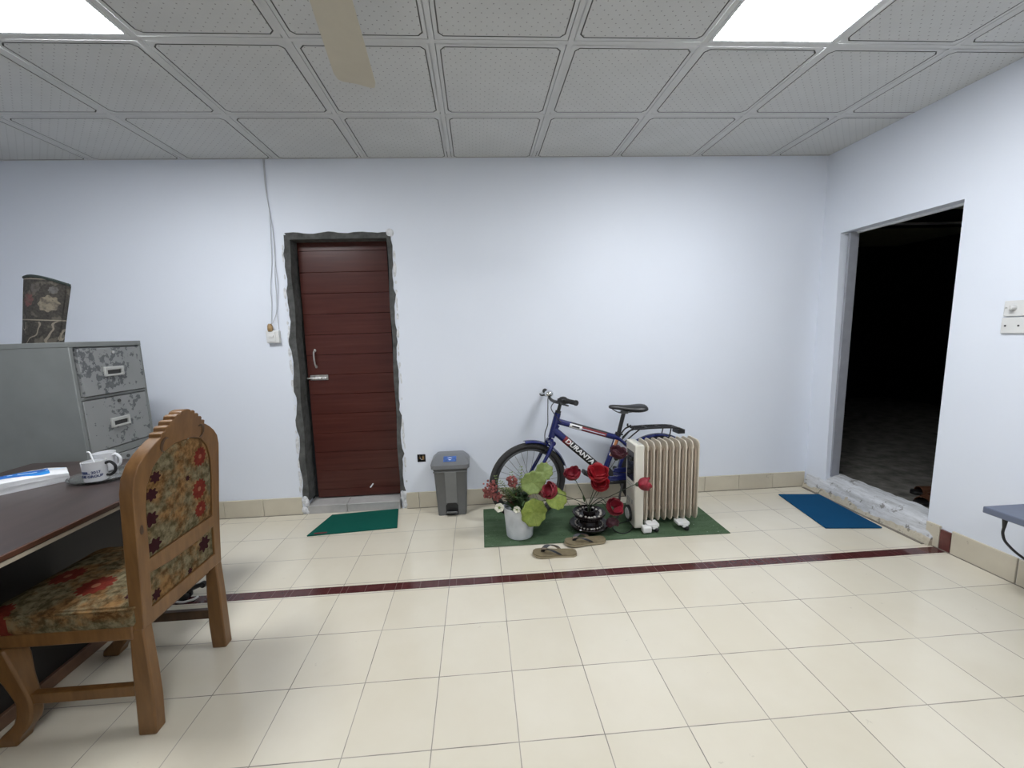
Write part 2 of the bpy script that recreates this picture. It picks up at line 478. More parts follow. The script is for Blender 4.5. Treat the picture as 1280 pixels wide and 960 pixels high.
def lathe(bm, prof, n=24, c=(0, 0, 0), axis='z', mod=None):
    rings = []
    for (r, z) in prof:
        if r < 1e-5:
            rings.append([bm.verts.new((0, 0, z))])
        else:
            rings.append([bm.verts.new((r * (mod(2 * PI * k / n, z) if mod else 1) * math.cos(2 * PI * k / n), r * (mod(2 * PI * k / n, z) if mod else 1) * math.sin(2 * PI * k / n), z)) for k in range(n)])
    vs = [v for R_ in rings for v in R_]
    for A, C in zip(rings, rings[1:]):
        for k in range(n):
            k2 = (k + 1) % n
            if len(A) == 1 and len(C) == 1: break
            if len(A) == 1: bm.faces.new((A[0], C[k2], C[k]))
            elif len(C) == 1: bm.faces.new((A[k], A[k2], C[0]))
            else: bm.faces.new((A[k], A[k2], C[k2], C[k]))
    for v in vs:
        x, y, z = v.co
        if axis == 'y': v.co = (x, z, y)
        elif axis == 'x': v.co = (z, x, y)
        v.co += Vector(c)
    return vs
def plate(bm, outer, holes=(), t=0.02, fn=None):
    """2D polygon (u,v) with holes, extruded by w in [-t/2,t/2]; fn(u,v,w)->xyz"""
    loops = [list(outer)] + [list(h) for h in holes]
    flat = [p for l in loops for p in l]
    tris = []
    if len(loops) > 1:
        tb = bmesh.new()
        tv = [tb.verts.new((p[0], p[1], 0)) for p in flat]
        tb.verts.index_update()
        o, te = 0, []
        for l in loops:
            te += [tb.edges.new((tv[o + k], tv[o + (k + 1) % len(l)])) for k in range(len(l))]
            o += len(l)
        bmesh.ops.triangle_fill(tb, use_beauty=True, use_dissolve=False, edges=te)
        tris = [[v.index for v in f.verts] for f in tb.faces]
        tb.free()
    fn = fn or (lambda u, v, w: (u, v, w))
    A = [bm.verts.new(fn(p[0], p[1], -t / 2)) for p in flat]
    C = [bm.verts.new(fn(p[0], p[1], t / 2)) for p in flat]
    if len(loops) == 1:
        bm.faces.new(A); bm.faces.new(C[::-1])
    else:
        for tr in tris:
            try:
                bm.faces.new([A[i] for i in tr]); bm.faces.new([C[i] for i in tr][::-1])
            except ValueError: pass
    o = 0
    for l in loops:
        n = len(l)
        for k in range(n):
            a, b = o + k, o + (k + 1) % n
            bm.faces.new((A[a], A[b], C[b], C[a]))
        o += n
    bmesh.ops.recalc_face_normals(bm, faces=bm.faces)
def sphere(bm, c, r, n=10, s=(1, 1, 1)):
    prof = [(r * math.sin(PI * k / n), -r * math.cos(PI * k / n)) for k in range(n + 1)]
    prof[0] = (0, -r); prof[-1] = (0, r)
    vs = lathe(bm, prof, max(8, n + 2))
    for v in vs: v.co = Vector((v.co.x * s[0], v.co.y * s[1], v.co.z * s[2])) + Vector(c)
    return vs
def move(vs, mtx):
    for v in vs: v.co = mtx @ v.co
def obj(name, bm, m, parent=None, label=None, bevel=0.0, seg=2, smooth=35, loc=None, rot=None, subsurf=0):
    bmesh.ops.recalc_face_normals(bm, faces=bm.faces)
    me = bpy.data.meshes.new(name)
    bm.to_mesh(me); bm.free()
    for mm in (m if isinstance(m, (list, tuple)) else [m]):
        me.materials.append(M[mm] if isinstance(mm, str) else mm)
    if smooth:
        for p in me.polygons: p.use_smooth = True
        me.set_sharp_from_angle(angle=math.radians(smooth))
    o = bpy.data.objects.new(name, me)
    COL.objects.link(o)
    if parent: o.parent = parent
    if loc: o.location = loc
    if rot: o.rotation_euler = rot
    if label: o['label'] = label
    if bevel:
        b = o.modifiers.new('bevel', 'BEVEL'); b.width = bevel; b.segments = seg; b.limit_method = 'ANGLE'; b.angle_limit = math.radians(40)
        b.harden_normals = False
    if subsurf:
        s = o.modifiers.new('sub', 'SUBSURF'); s.levels = subsurf; s.render_levels = subsurf
    return o
def thing(name, label, cat, loc=(0, 0, 0), rot=(0, 0, 0), group=None):
    o = bpy.data.objects.new(name, None)
    COL.objects.link(o)
    o.empty_display_size = 0.1
    o.location = loc; o.rotation_euler = rot
    o['label'] = label; o['category'] = cat
    if group: o['group'] = group
    return o
def tag(o, label, cat, group=None):
    o['label'] = label; o['category'] = cat
    if group: o['group'] = group
    return o
def struct(name, bm, m, parent=None, **kw):
    o = obj(name, bm, m, parent, **kw)
    if not parent: o['kind'] = 'structure'
    return o
def text(s, size, cuts='', bold=0.0):
    cu = bpy.data.curves.new('lettering', 'FONT')
    cu.body = s; cu.size = size; cu.align_x = 'CENTER'; cu.align_y = 'CENTER'; cu.extrude = 0.0006; cu.offset = bold; cu.resolution_u = 3
    o = bpy.data.objects.new('lettering', cu)
    COL.objects.link(o)
    me = bpy.data.meshes.new_from_object(o.evaluated_get(bpy.context.evaluated_depsgraph_get()))
    bm = B(); bm.from_mesh(me)
    for ax in cuts:
        for k in range(-60, 61):
            n_ = Vector((1, 0, 0)) if ax == 'x' else Vector((0, 1, 0))
            bmesh.ops.bisect_plane(bm, geom=bm.verts[:] + bm.edges[:] + bm.faces[:], plane_co=n_ * .0025 * k, plane_no=n_)
    bpy.data.objects.remove(o); bpy.data.meshes.remove(me); bpy.data.curves.remove(cu)
    return bm
def rx(a): return Matrix.Rotation(a, 4, 'X')
def ry(a): return Matrix.Rotation(a, 4, 'Y')
def rz(a): return Matrix.Rotation(a, 4, 'Z')

# ------------------------------------------------------------------ room shell
D, XR, XL, YF, ZC = 3.135, 2.70, -3.60, -2.60, 2.5946
bm = B(); bx(bm, XL - .1, XR, YF - .1, D + .15, -0.12, 0.0); struct('floor', bm, 'floor', smooth=0)

# back wall: doorway with slightly leaning reveals, and a hole for the open socket box
HX0, HX1, HZ0, HZ1 = -0.500, -0.438, 0.372, 0.432
wy = lambda u, v, w: (u, D + 0.075 + w, v)
bm = B()
outer = [(XL - .1, 0), (-1.385, 0), (-1.332, 2.09), (-0.607, 2.087), (-0.640, 0), (XR + .1, 0), (XR + .1, ZC), (XL - .1, ZC)]
plate(bm, outer, [[(HX0, HZ0), (HX1, HZ0), (HX1, HZ1), (HX0, HZ1)]], 0.15, wy)
struct('wall_back', bm, 'wall', smooth=0)

# right wall with the dark doorway
DY0, DY1, DZT = 2.203, 2.965, 2.0
wx = lambda u, v, w: (XR + 0.05 + w, u, v)
bm = B()
plate(bm, [(YF - .1, 0), (DY0 - .006, 0), (DY0, DZT), (DY1 + .012, DZT), (DY1 - .03, 0), (D, 0), (D, ZC), (YF - .1, ZC)], [], 0.10, wx)
struct('wall_right', bm, 'wall', smooth=0)
bm = B(); bx(bm, XL - .1, XL, YF, D, 0, ZC); struct('wall_left', bm, 'wall', smooth=0)
bm = B(); bx(bm, XL, XR, YF - .1, YF, 0, ZC); struct('wall_front', bm, 'wall', smooth=0)

# ceiling: 0.6 m boards, each with a grooved and notched panel, on flat bars
CX0, CY0, CS = -1.3422, 1.9557, 0.6
LIGHTS = [(-1, -1), (4, -1), (2, -5)]
bm = B()
def ring(cx, cy, a, c, z):
    return [bm.verts.new((cx + x, cy + y, z)) for x, y in ((-c, a), (c, a), (a, c), (a, -c), (c, -a), (-c, -a), (-a, -c), (-a, c))]
def ceil_cell(cx, cy, full):
    h = CS / 2 - 0.0148
    if not full: return
    a, c = h - 0.016, h - 0.036
    q = [bm.verts.new((cx + x, cy + y, ZC)) for x, y in ((-c, h), (c, h), (h, h), (h, c), (h, -c), (h, -h), (c, -h), (-c, -h), (-h, -h), (-h, -c), (-h, c), (-h, h))]
    o0 = ring(cx, cy, a, c, ZC); o1 = ring(cx, cy, a, c, ZC + 0.008)
    i1 = ring(cx, cy, a - 0.0055, c - 0.0025, ZC + 0.008); i0 = ring(cx, cy, a - 0.0055, c - 0.0025, ZC)
    for f in ((q[0], q[1], o0[1], o0[0]), (q[1], q[2], q[3], o0[2], o0[1]), (q[3], q[4], o0[3], o0[2]), (q[4], q[5], q[6], o0[4], o0[3]),
              (q[6], q[7], o0[5], o0[4]), (q[7], q[8], q[9], o0[6], o0[5]), (q[9], q[10], o0[7], o0[6]), (q[10], q[11], q[0], o0[0], o0[7])):
        bm.faces.new(f)
    for A, C in ((o0, o1), (o1, i1), (i1, i0)):
        for k in range(8):
            f = bm.faces.new((A[k], A[(k + 1) % 8], C[(k + 1) % 8], C[k])); f.material_index = 1
    f = bm.faces.new(i0); f.material_index = 2
ilo, ihi = -4, 7
jlo, jhi = -8, 2
for i in range(ilo, ihi):
    for j in range(jlo, jhi):
        ceil_cell(CX0 + (i + .5) * CS, CY0 + (j + .5) * CS, (i, j) not in LIGHTS)
x0, x1 = CX0 + ilo * CS - .02, CX0 + ihi * CS + .02
y0, y1 = CY0 + jlo * CS - .02, CY0 + jhi * CS + .02
nb = len(bm.faces)
for i in range(ilo, ihi + 1): bx(bm, CX0 + i * CS - .012, CX0 + i * CS + .012, y0, y1, ZC - 0.0005, ZC + .012)
for j in range(jlo, jhi + 1): bx(bm, x0, x1, CY0 + j * CS - .012, CY0 + j * CS + .012, ZC + 0.0, ZC + .0115)
bx(bm, x0, x1, y0, y1, ZC + .06, ZC + .10)
bmesh.ops.delete(bm, geom=[v for v in bm.verts if False], context='VERTS')
struct('ceiling', bm, ['ceiling', 'ceiling_groove', 'perf'], smooth=0)

# ceiling light panels; the unseen one behind the camera is added for fill
LL = {(-1, -1): 'square lit ceiling panel at the top left of the photo, above the wooden desk', (4, -1): 'square lit ceiling panel at the top right, nearest the dark doorway',
      (2, -5): 'unseen square lit panel added behind the camera for fill light'}
for (i, j) in LIGHTS:
    cx, cy = CX0 + (i + .5) * CS, CY0 + (j + .5) * CS
    t = thing('ceiling_light', LL[(i, j)], 'ceiling light', (cx, cy, ZC), group='square ceiling light panels')
    bm = B()
    plate(bm, [(-.287, -.287), (.287, -.287), (.287, .287), (-.287, .287)], [[(-.272, -.272), (.272, -.272), (.272, .272), (-.272, .272)]], 0.012, lambda u, v, w: (u, v, w + .004))
    obj('frame', bm, 'alu', t, smooth=0)
    bm = B(); bx(bm, -.2725, .2725, -.2725, .2725, 0.0, .008)
    obj('diffuser', bm, 'panel', t, smooth=0)

# baseboards: tiles with joints
def skirting(name, segs, along, face, zt=0.13, tile=0.2909):
    bm = B()
    for (a, b) in segs:
        p = a
        while p < b - 0.01:
            q = min(b, p + tile)
            if along == 'x': bx(bm, p + .0015, q - .0015, face - .012, face + .02, 0, zt)
            else: bx(bm, face - .012, face + .02, p + .0015, q - .0015, 0, zt)
            p = q
    return bm
bm = skirting('b', [(-3.6, -1.985), (-1.985, -1.694), (-1.694, -1.403)], 'x', D, 0.138); struct('baseboard_back', bm, 'skirt', bevel=.0015, seg=1, smooth=0)
bm = skirting('b', [(-.605, -.503), (-.503, 2.685)], 'x', D, 0.128); struct('baseboard_rear', bm, 'skirt', bevel=.0015, seg=1, smooth=0)
bm = skirting('b', [(2.118, 2.195), (-2.6, 1.768), (1.768, 2.060)], 'y', XR, 0.138); struct('baseboard_right', bm, 'skirt', bevel=.0015, seg=1, smooth=0)
bm = B(); bx(bm, XR - .0125, XR + .02, 2.062, 2.116, 0, .122); struct('trim_1', bm, 'red_tile', bevel=.0015, seg=1, smooth=0)
bm = skirting('b', [(-2.6, 3.1)], 'y', XL - 0.008); struct('baseboard_left', bm, 'skirt', smooth=0)
# dirty joint lines where floor meets the tiles
bm = B(); bx(bm, XR - .016, XR - .011, -2.6, 2.19, 0, .004); bx(bm, -3.6, -1.4, D - .016, D - .011, 0, .004); bx(bm, -.6, 2.68, D - .016, D - .011, 0, .004); bx(bm, 2.645, 2.664, 2.17, 3.10, 0, .005)
struct('trim_2', bm, 'grout', smooth=0)

# ------------------------------------------------------------------ brown door
def xl(z, pad=0): return -1.383 + 0.0244 * z - pad
def xr(z, pad=0): return -0.640 + 0.0158 * z + pad
# raw mortar round the opening (irregular outer edge, follows the reveals)
bm = B()
rnd = random.Random(3)
def strip_y(path_in, path_out, y0, depth):
    """quad strip: front face between two paths, a reveal going back from the inner path"""
    A = [bm.verts.new((x, y0, z)) for x, z in path_out]
    A2 = [bm.verts.new((x, y0 + .008, z)) for x, z in path_out]
    C = [bm.verts.new((x, y0 + .001, z)) for x, z in path_in]
    E = [bm.verts.new((x, y0 + depth, z)) for x, z in path_in]
    for k in range(len(A) - 1):
        bm.faces.new((A[k], A[k + 1], C[k + 1], C[k])); bm.faces.new((C[k], C[k + 1], E[k + 1], E[k])); bm.faces.new((A[k], A2[k], A2[k + 1], A[k + 1]))
NZ = 46
zs = [0.10 + (2.088 - 0.10) * k / NZ for k in range(NZ + 1)]
def jag(k, a): return a * (0.5 + 0.5 * math.sin(k * 0.9 + 1)) * rnd.random() + 0.004 * rnd.random()
bm_l = [(xl(z) + .028 + .004 * math.sin(k * .6), z) for k, z in enumerate(zs)]
strip_y(bm_l, [(xl(z) - .004 - jag(k, .026), z) for k, z in enumerate(zs)], D - .006, .152)
strip_y([(xr(z) - .012 + .004 * math.sin(k * .5), z) for k, z in enumerate(zs)], [(xr(z) + .012 + jag(k, .022), z) for k, z in enumerate(zs)], D - .006, .152)
xs = [-1.334 + 0.03 + (0.69 * k / 20) for k in range(21)]
strip_y([(x, 2.056) for x in xs], [(x + (-.03 if k == 0 else .03 if k == 20 else 0), 2.092 + jag(k, .014)) for k, x in enumerate(xs)], D - .006, .152)
struct('trim_3', bm, 'mortar', smooth=0)
# white and grey chipped plaster at the edges
bm = B()
for k in range(90):
    z = 0.03 + 2.05 * rnd.random()
    side = rnd.random() < .62
    x = (xl(z) - .020 - .014 * rnd.random()) if side else (xr(z) + .030 + .012 * rnd.random())
    sphere(bm, (x, D - .002, z), .004 + .009 * rnd.random(), 5, (.8, .25, 1.0 + 3.5 * rnd.random()))
for k in range(26):
    side = k % 2
    x = (-1.392 + .03 * rnd.random()) if side else (-.633 + .028 * rnd.random())
    sphere(bm, (x, D - .004, .005 + .13 * rnd.random()), .014 + .010 * rnd.random(), 5, (1, .6, 1.2))
sphere(bm, (-.598, D - .001, 2.092), .03, 6, (1, .3, 1))
struct('trim_4', bm, 'chip', smooth=0)
# tiled sill
bm = B()
for a, b in ((-1.362, -1.065), (-1.062, -.655)):
    vs = bx(bm, a, b, D - .012, D + .148, 0, .079)
    for v in vs:
        if v.co.z > .05 and v.co.y < D: v.co.z = .066
    bx(bm, a + .001, b - .001, D - .0145, D - .011, .060, .0655)
struct('trim_5', bm, 'sill_tile', bevel=.002, seg=1, smooth=0)
# door slab of tongue-and-groove boards
bm = B()
DP = D + .100
zcut = [0.086] + [0.086 + 0.066 + 0.1535 * k for k in range(0, 13)]
zcut = [z for z in zcut if z < 2.0] + [2.060]
for a, b in zip(zcut, zcut[1:]):
    def pt(x, y, z): return bm.verts.new((x, y, z))
    g = .0022
    L0, L1 = -1.318 + .0105 * a, -1.318 + .0105 * b
    R0, R1 = -.668 + .0105 * a, -.668 + .0105 * b
    P = [(L0, DP, a + g), (R0, DP, a + g), (R1, DP, b - g), (L1, DP, b - g)]
    Q = [(x, DP + .005, z + (-g if i < 2 else g)) for i, (x, y, z) in enumerate(P)]
    E_ = [(x, DP + .04, z) for (x, y, z) in Q]
    p, q, e = [pt(*v) for v in P], [pt(*v) for v in Q], [pt(*v) for v in E_]
    bm.faces.new(p)
    for A, C in ((p, q), (q, e)):
        for k in range(4): bm.faces.new((A[k], A[(k + 1) % 4], C[(k + 1) % 4], C[k]))
    bm.faces.new(e[::-1])
door = struct('door_1', bm, 'door', smooth=0)
bm = B(); tube(bm, spline([(-1.241, DP, 1.255), (-1.241, DP - .022, 1.252), (-1.240, DP - .030, 1.20), (-1.238, DP - .022, 1.150), (-1.238, DP, 1.147)], 5), .006, 8)
for z in (1.262, 1.138): sphere(bm, (-1.239, DP - .002, z), .010, 6, (1, .5, 1.2))
obj('door_handle', bm, 'steel', door)
bm = B()
bx(bm, -1.292, -1.158, DP - .004, DP, 1.034, 1.074)
for x in (-1.268, -1.225, -1.182): bx(bm, x - .010, x + .010, DP - .016, DP - .003, 1.036, 1.072)
tube(bm, [(-1.312, DP - .011, 1.050), (-1.165, DP - .011, 1.050)], .0065, 8)
tube(bm, [(-1.205, DP - .011, 1.050), (-1.203, DP - .034, 1.044)], .005, 8)
obj('door_bolt', bm, 'steel', door, bevel=.001, seg=1)
bm = B(); box(bm, (-.893, DP - .0008, .165), (.010, .001, .042), Matrix.Rotation(math.radians(38), 3, 'Y')); obj('paint_mark', bm, 'white_decal', door, label='small slanted white mark near the door bottom', smooth=0)

# open socket box in the wall
t = thing('socket_box', 'small open black socket hole in white wall between brown door and grey bin', 'socket box', ((HX0 + HX1) / 2, D, (HZ0 + HZ1) / 2))
bm = B()
w, h = (HX1 - HX0) / 2, (HZ1 - HZ0) / 2
for s in (-1, 1):
    bx(bm, s * (w - .001) - .002, s * (w - .001) + .002, 0.0, .05, -h, h); bx(bm, -w, w, 0.0, .05, s * (h - .001) - .002, s * (h - .001) + .002)
bx(bm, -w, w, .048, .052, -h, h)
obj('box', bm, 'black', t, smooth=0)
bm = B(); bx(bm, .004, .020, .012, .03, -.018, .012); bx(bm, -.022, -.008, .02, .032, -.012, .004); obj('terminal', bm, 'brown_cap', t, bevel=.002)
bm = B(); tube(bm, spline([(-.018, .04, .01), (-.008, .012, -.008), (.004, .018, -.018), (.014, .035, .004)], 4), .0022, 6); obj('wire', bm, 'cable_white', t)

# hanging wires, plug and socket left of the door
t = thing('wall_socket', 'white surface socket on wall left of brown door, wires hanging to it', 'socket', (-1.478, D, 1.375))
bm = B(); bx(bm, -.045, .045, -.034, 0, -.045, .045); obj('box', bm, 'white_plastic', t, bevel=.004)
bm = B(); bx(bm, -.034, .022, -.038, -.033, -.036, .034); obj('face_plate', bm, 'white_plastic', t, bevel=.002)
bm = B(); bx(bm, -.024, .010, -.044, -.036, -.006, .010); obj('switch', bm, 'white_plastic', t, bevel=.002)
bm = B(); lathe(bm, [(0, 0), (.016, 0), (.019, .012), (.017, .04), (.010, .054), (0, .054)], 14, (-.012, -.030, .040)); tag(obj('plug', bm, 'brown_cap', None, loc=(-1.478, D, 1.375)), 'brown yellow round plug on top of the white socket left of door', 'plug')
bm = B()
def wire_pts(pts): return spline([(x, D - .006 - .004 * (i % 2), z) for i, (x, z) in enumerate(pts)], 6)
tube(bm, wire_pts([(-1.425, ZC), (-1.428, 2.40), (-1.420, 2.25), (-1.428, 2.06), (-1.440, 1.90), (-1.466, 1.72), (-1.470, 1.62), (-1.482, 1.52), (-1.488, 1.468)]), .0024, 6)
tube(bm, wire_pts([(-1.418, ZC), (-1.424, 2.36), (-1.412, 2.16), (-1.410, 1.98), (-1.428, 1.80), (-1.432, 1.66), (-1.445, 1.55), (-1.480, 1.470)]), .0022, 6)
tube(bm, wire_pts([(-1.422, 2.30), (-1.408, 2.12), (-1.416, 1.92), (-1.412, 1.74), (-1.428, 1.62), (-1.438, 1.53), (-1.440, 1.425)]), .0022, 6)
tag(obj('hanging_wire', bm, 'cable_white'), 'thin grey wires hanging down the white wall from ceiling to socket', 'wire')

# ------------------------------------------------------------------ dark doorway on the right and the room beyond
bm = B()
prof = [(2.660, 0), (2.672, .055), (2.690, .112), (2.712, .142), (2.762, .160), (2.830, .166), (2.830, 0)]
ys = [2.150 + (3.118 - 2.150) * k / 24 for k in range(25)]
rings = []
for k, y in enumerate(ys):
    e = .008 * rnd.random()
    rings.append([bm.verts.new((x + (e if x < 2.72 and z > 0 else 0), y, max(0, z - (.010 * rnd.random() if z > .1 else 0) - (.05 * max(0, (2.21 - y) / .06) if z > .1 and x < 2.75 else 0)))) for x, z in prof])
for A, C in zip(rings, rings[1:]):
    for k in range(len(prof)): bm.faces.new((A[k], A[(k + 1) % len(prof)], C[(k + 1) % len(prof)], C[k]))
bm.faces.new(rings[0]); bm.faces.new(rings[-1][::-1])
struct('trim_6', bm, 'curb', smooth=50)
# grey door frame set in the far jamb and under the lintel
bm = B()
bx(bm, 2.735, 2.80, DY1 - .036, DY1 - .018, .15, DZT - .006)
struct('trim_7', bm, mat('grey_frame', (0.30, 0.31, 0.345), 0.6), smooth=0)
bm = B(); bx(bm, 2.782, 2.801, DY0, DY1, DZT - .014, DZT + .002); struct('trim_8', bm, 'white_trim', smooth=0)
# room beyond
DX1, DYa, DYb = 7.2, -0.2, 6.8
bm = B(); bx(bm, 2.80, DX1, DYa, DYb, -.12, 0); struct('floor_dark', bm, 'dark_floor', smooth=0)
bm = B(); bx(bm, DX1, DX1 + .1, DYa, DYb, 0, 2.6); struct('wall_far_right', bm, 'unlit_wall', smooth=0)
bm = B(); bx(bm, 2.80, DX1, DYb, DYb + .1, 0, 2.6); struct('wall_far_back', bm, 'unlit_wall', smooth=0)
bm = B(); bx(bm, 2.80, DX1, DYa - .1, DYa, 0, 2.6); struct('wall_far_front', bm, 'unlit_wall', smooth=0)
bm = B(); bx(bm, 2.70, 2.80, D + .15, DYb, 0, 2.6); struct('wall_far_left', bm, 'unlit_wall', smooth=0)
bm = B(); bx(bm, 2.80, 2.812, DYa, DY0 - .02, 0, 2.59); struct('wall_dark_lining', bm, 'unlit_wall', smooth=0)
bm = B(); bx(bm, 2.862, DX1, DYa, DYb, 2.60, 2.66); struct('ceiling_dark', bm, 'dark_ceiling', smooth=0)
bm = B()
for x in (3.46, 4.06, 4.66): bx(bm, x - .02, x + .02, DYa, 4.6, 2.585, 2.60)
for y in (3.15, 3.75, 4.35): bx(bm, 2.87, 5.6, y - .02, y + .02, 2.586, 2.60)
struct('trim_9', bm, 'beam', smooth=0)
bm = B(); bx(bm, 2.81, 7.1, 4.62, 4.76, 2.43, 2.60); struct('trim_10', bm, 'unlit_wall', smooth=0)
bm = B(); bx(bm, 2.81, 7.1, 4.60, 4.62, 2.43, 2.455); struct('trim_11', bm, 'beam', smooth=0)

# sandals lying in the dark room
def sandal(loc, rot, label):
    t = thing('sandal', label, 'sandal', loc, rot, group='brown sandals in the dark room')
    bm = B()
    out = [(-.13, -.03), (-.10, -.042), (-.02, -.038), (.06, -.050), (.11, -.044), (.135, -.012), (.13, .02), (.09, .044), (.02, .040), (-.06, .036), (-.115, .034), (-.135, .0)]
    plate(bm, out, [], .026, lambda u, v, w: (u, v, .013 + w)); obj('sole', bm, 'black', t, bevel=.004)
    bm = B()
    for x0, x1 in ((.01, .085), (-.095, -.05)):
        pts = []
        for k in range(9):
            a = PI * k / 8
            pts.append((0, -.046 * math.cos(a), .022 + .045 * math.sin(a)))
        for xx0, xx1 in zip([x0], [x1]):
            A = [bm.verts.new((xx0, y, z)) for _, y, z in pts]; C = [bm.verts.new((xx1, y * 1.02, z * .92)) for _, y, z in pts]
            A2 = [bm.verts.new((xx0, y * .92, z - .004)) for _, y, z in pts]; C2 = [bm.verts.new((xx1, y * .94, z * .92 - .004)) for _, y, z in pts]
            for k in range(8):
                bm.faces.new((A[k], A[k + 1], C[k + 1], C[k])); bm.faces.new((A2[k], C2[k], C2[k + 1], A2[k + 1]))
                bm.faces.new((A[k], A2[k], A2[k + 1], A[k + 1])); bm.faces.new((C[k], C[k + 1], C2[k + 1], C2[k]))
    obj('strap', bm, 'shoe', t)
    return t
sandal((3.300, 2.700, 0), (0, 0, math.radians(200)), 'brown strapped sandal lying nearest the white sill inside the dark doorway')
sandal((3.48, 2.83, 0), (0, 0, math.radians(165)), 'brown strapped sandal behind the other one, farther inside the dark doorway')

# ------------------------------------------------------------------ switch plates on the right wall
t = thing('switch_plate', 'white wall plate with round dimmer knob, the upper of two on right wall', 'switch plate', (XR, 1.885, 1.392))
bm = B(); bx(bm, -.012, 0, -.075, .075, -.038, .040); obj('plate', bm, 'white_plastic', t, bevel=.003)
bm = B(); lathe(bm, [(0, -.034), (.011, -.034), (.014, -.012), (0, -.012)], 18, (0, .036, .004), 'x'); bx(bm, -.038, -.03, .034, .038, -.006, .016); obj('knob', bm, 'white_plastic', t, bevel=.001)
bm = B(); lathe(bm, [(0, -.0135), (.004, -.0135), (.004, -.011), (0, -.011)], 10, (0, .066, .006), 'x'); obj('screw', bm, 'steel', t)
bm = B(); bx(bm, -.018, -.011, -.052, -.012, -.012, .016); obj('rocker', bm, 'white_plastic', t, bevel=.002)
t = thing('switch_plate', 'plain white wall plate with two dark screws, the lower of two on right wall', 'switch plate', (XR, 1.885, 1.309))
bm = B(); bx(bm, -.012, 0, -.075, .078, -.040, .040); obj('plate', bm, 'white_plastic', t, bevel=.003)
for y in (.060, .008):
    bm = B(); lathe(bm, [(0, -.0135), (.0045, -.0135), (.0045, -.011), (0, -.011)], 10, (0, y, -.002), 'x'); obj('screw', bm, 'black', t)

# bench at the right edge with a black cable
t = thing('low_bench', 'blue-grey low bench top at the right edge against the white wall', 'bench', (2.55, 1.0, 0))
bm = B(); bx(bm, -.130, .145, -.75, .742, .413, .446); obj('bench_top', bm, 'shelf', t, bevel=.005)
for x in (-.09, .11):
    for y in (-.68, .30):
        bm = B(); bx(bm, x - .02, x + .02, y - .02, y + .02, 0, .413); obj('leg', bm, 'shelf', t, bevel=.003)
bm = B()
lathe(bm, [(0, 0), (.006, 0), (.0085, .025), (.011, .045), (0, .045)], 10, (2.447, 1.672, .366))
tube(bm, spline([(2.447, 1.672, .37), (2.446, 1.672, .335), (2.450, 1.655, .295), (2.475, 1.60, .245), (2.53, 1.50, .20), (2.60, 1.30, .10), (2.62, 1.1, .012), (2.60, .9, .008)], 6), .0055, 8)
tag(obj('cable', bm, 'black'), 'black cable hanging under the blue-grey bench at the right edge', 'cable')

# ------------------------------------------------------------------ mats
def slab(name, q, h, m, label, cat, parent=None):
    bm = B()
    plate(bm, q, [], h, lambda u, v, w: (u, v, w + h / 2 + .0005))
    o = obj(name, bm, m, parent, bevel=.002, seg=1, smooth=0)
    if cat: tag(o, label, cat)
    return o
t = thing('doormat', 'teal green doormat on the floor in front of the brown door', 'doormat')
slab('pile', [(-1.226, 2.748), (-.618, 2.796), (-.668, 3.112), (-1.164, 3.068)], .010, 'mat_teal', None, None, t)
bm = B(); box(bm, (-1.140, 2.770, .0112), (.085, .018, .001), Matrix.Rotation(.06, 3, 'Z')); obj('patch', bm, 'mat_red', t, 'dark red patch at the mat corner', smooth=0)
slab('doormat', [(2.253, 2.420), (2.607, 2.378), (2.652, 2.935), (2.350, 2.977)], .010, 'mat_blue', 'bright blue doormat on the floor in front of the dark doorway', 'doormat')
slab('floor_mat', [(-.006, 2.452), (.80, 2.447), (1.612, 2.436), (1.620, 2.90), (1.20, 2.985), (-.002, 3.022)], .005, 'carpet', 'worn green mat under the bicycle, flower pots and heater', 'mat')

# ------------------------------------------------------------------ pedal bin
t = thing('pedal_bin', 'grey pedal bin with lid against wall between brown door and bicycle', 'bin', (-.236, 3.035, 0))
bm = B()
def rrect(w, d, r=.018, n=3):
    out = []
    for sx, sy, a0 in ((1, 1, 0), (-1, 1, PI / 2), (-1, -1, PI), (1, -1, 1.5 * PI)):
        for k in range(n + 1):
            a = a0 + PI / 2 * k / n
            out.append((sx * (w / 2 - r) + r * math.cos(a), sy * (d / 2 - r) + r * math.sin(a)))
    return out
def loft(bm, sections, cap=True):
    """sections: list of (loop2d, z, (ox,oy))"""
    R_ = [[bm.verts.new((x + o[0], y + o[1], z)) for x, y in l] for l, z, o in sections]
    n = len(R_[0])
    for A, C in zip(R_, R_[1:]):
        for k in range(n): bm.faces.new((A[k], A[(k + 1) % n], C[(k + 1) % n], C[k]))
    if cap: bm.faces.new(R_[0][::-1]); bm.faces.new(R_[-1])
    return R_
loft(bm, [(rrect(.212, .155), 0, (0, 0)), (rrect(.216, .158), .03, (0, 0)), (rrect(.245, .176), .352, (0, -.004)), (rrect(.255, .182), .356, (0, -.004)), (rrect(.257, .184), .385, (0, -.004))])
obj('body', bm, 'bin', t)
bm = B()
loft(bm, [(rrect(.284, .205, .025), .372, (0, -.006)), (rrect(.288, .208, .027), .400, (0, -.006)), (rrect(.268, .165, .025), .426, (0, .010)), (rrect(.205, .090, .025), .456, (0, .030)), (rrect(.16, .06, .02), .458, (0, .034))])
obj('lid', bm, 'bin_lid', t)
bm = B()
vs = bx(bm, -.043, .043, -.101, -.075, .100, .345)
for v in vs:
    if v.co.z < .2: v.co.y += .013
obj('front_panel', bm, 'bin_panel', t, bevel=.003)
bm = B()
vs = bx(bm, -.125, .125, -.099, -.09, .342, .352)
for v in vs: v.co.z -= .010 * (1 - abs(v.co.x) / .125)
obj('ridge', bm, 'bin', t)
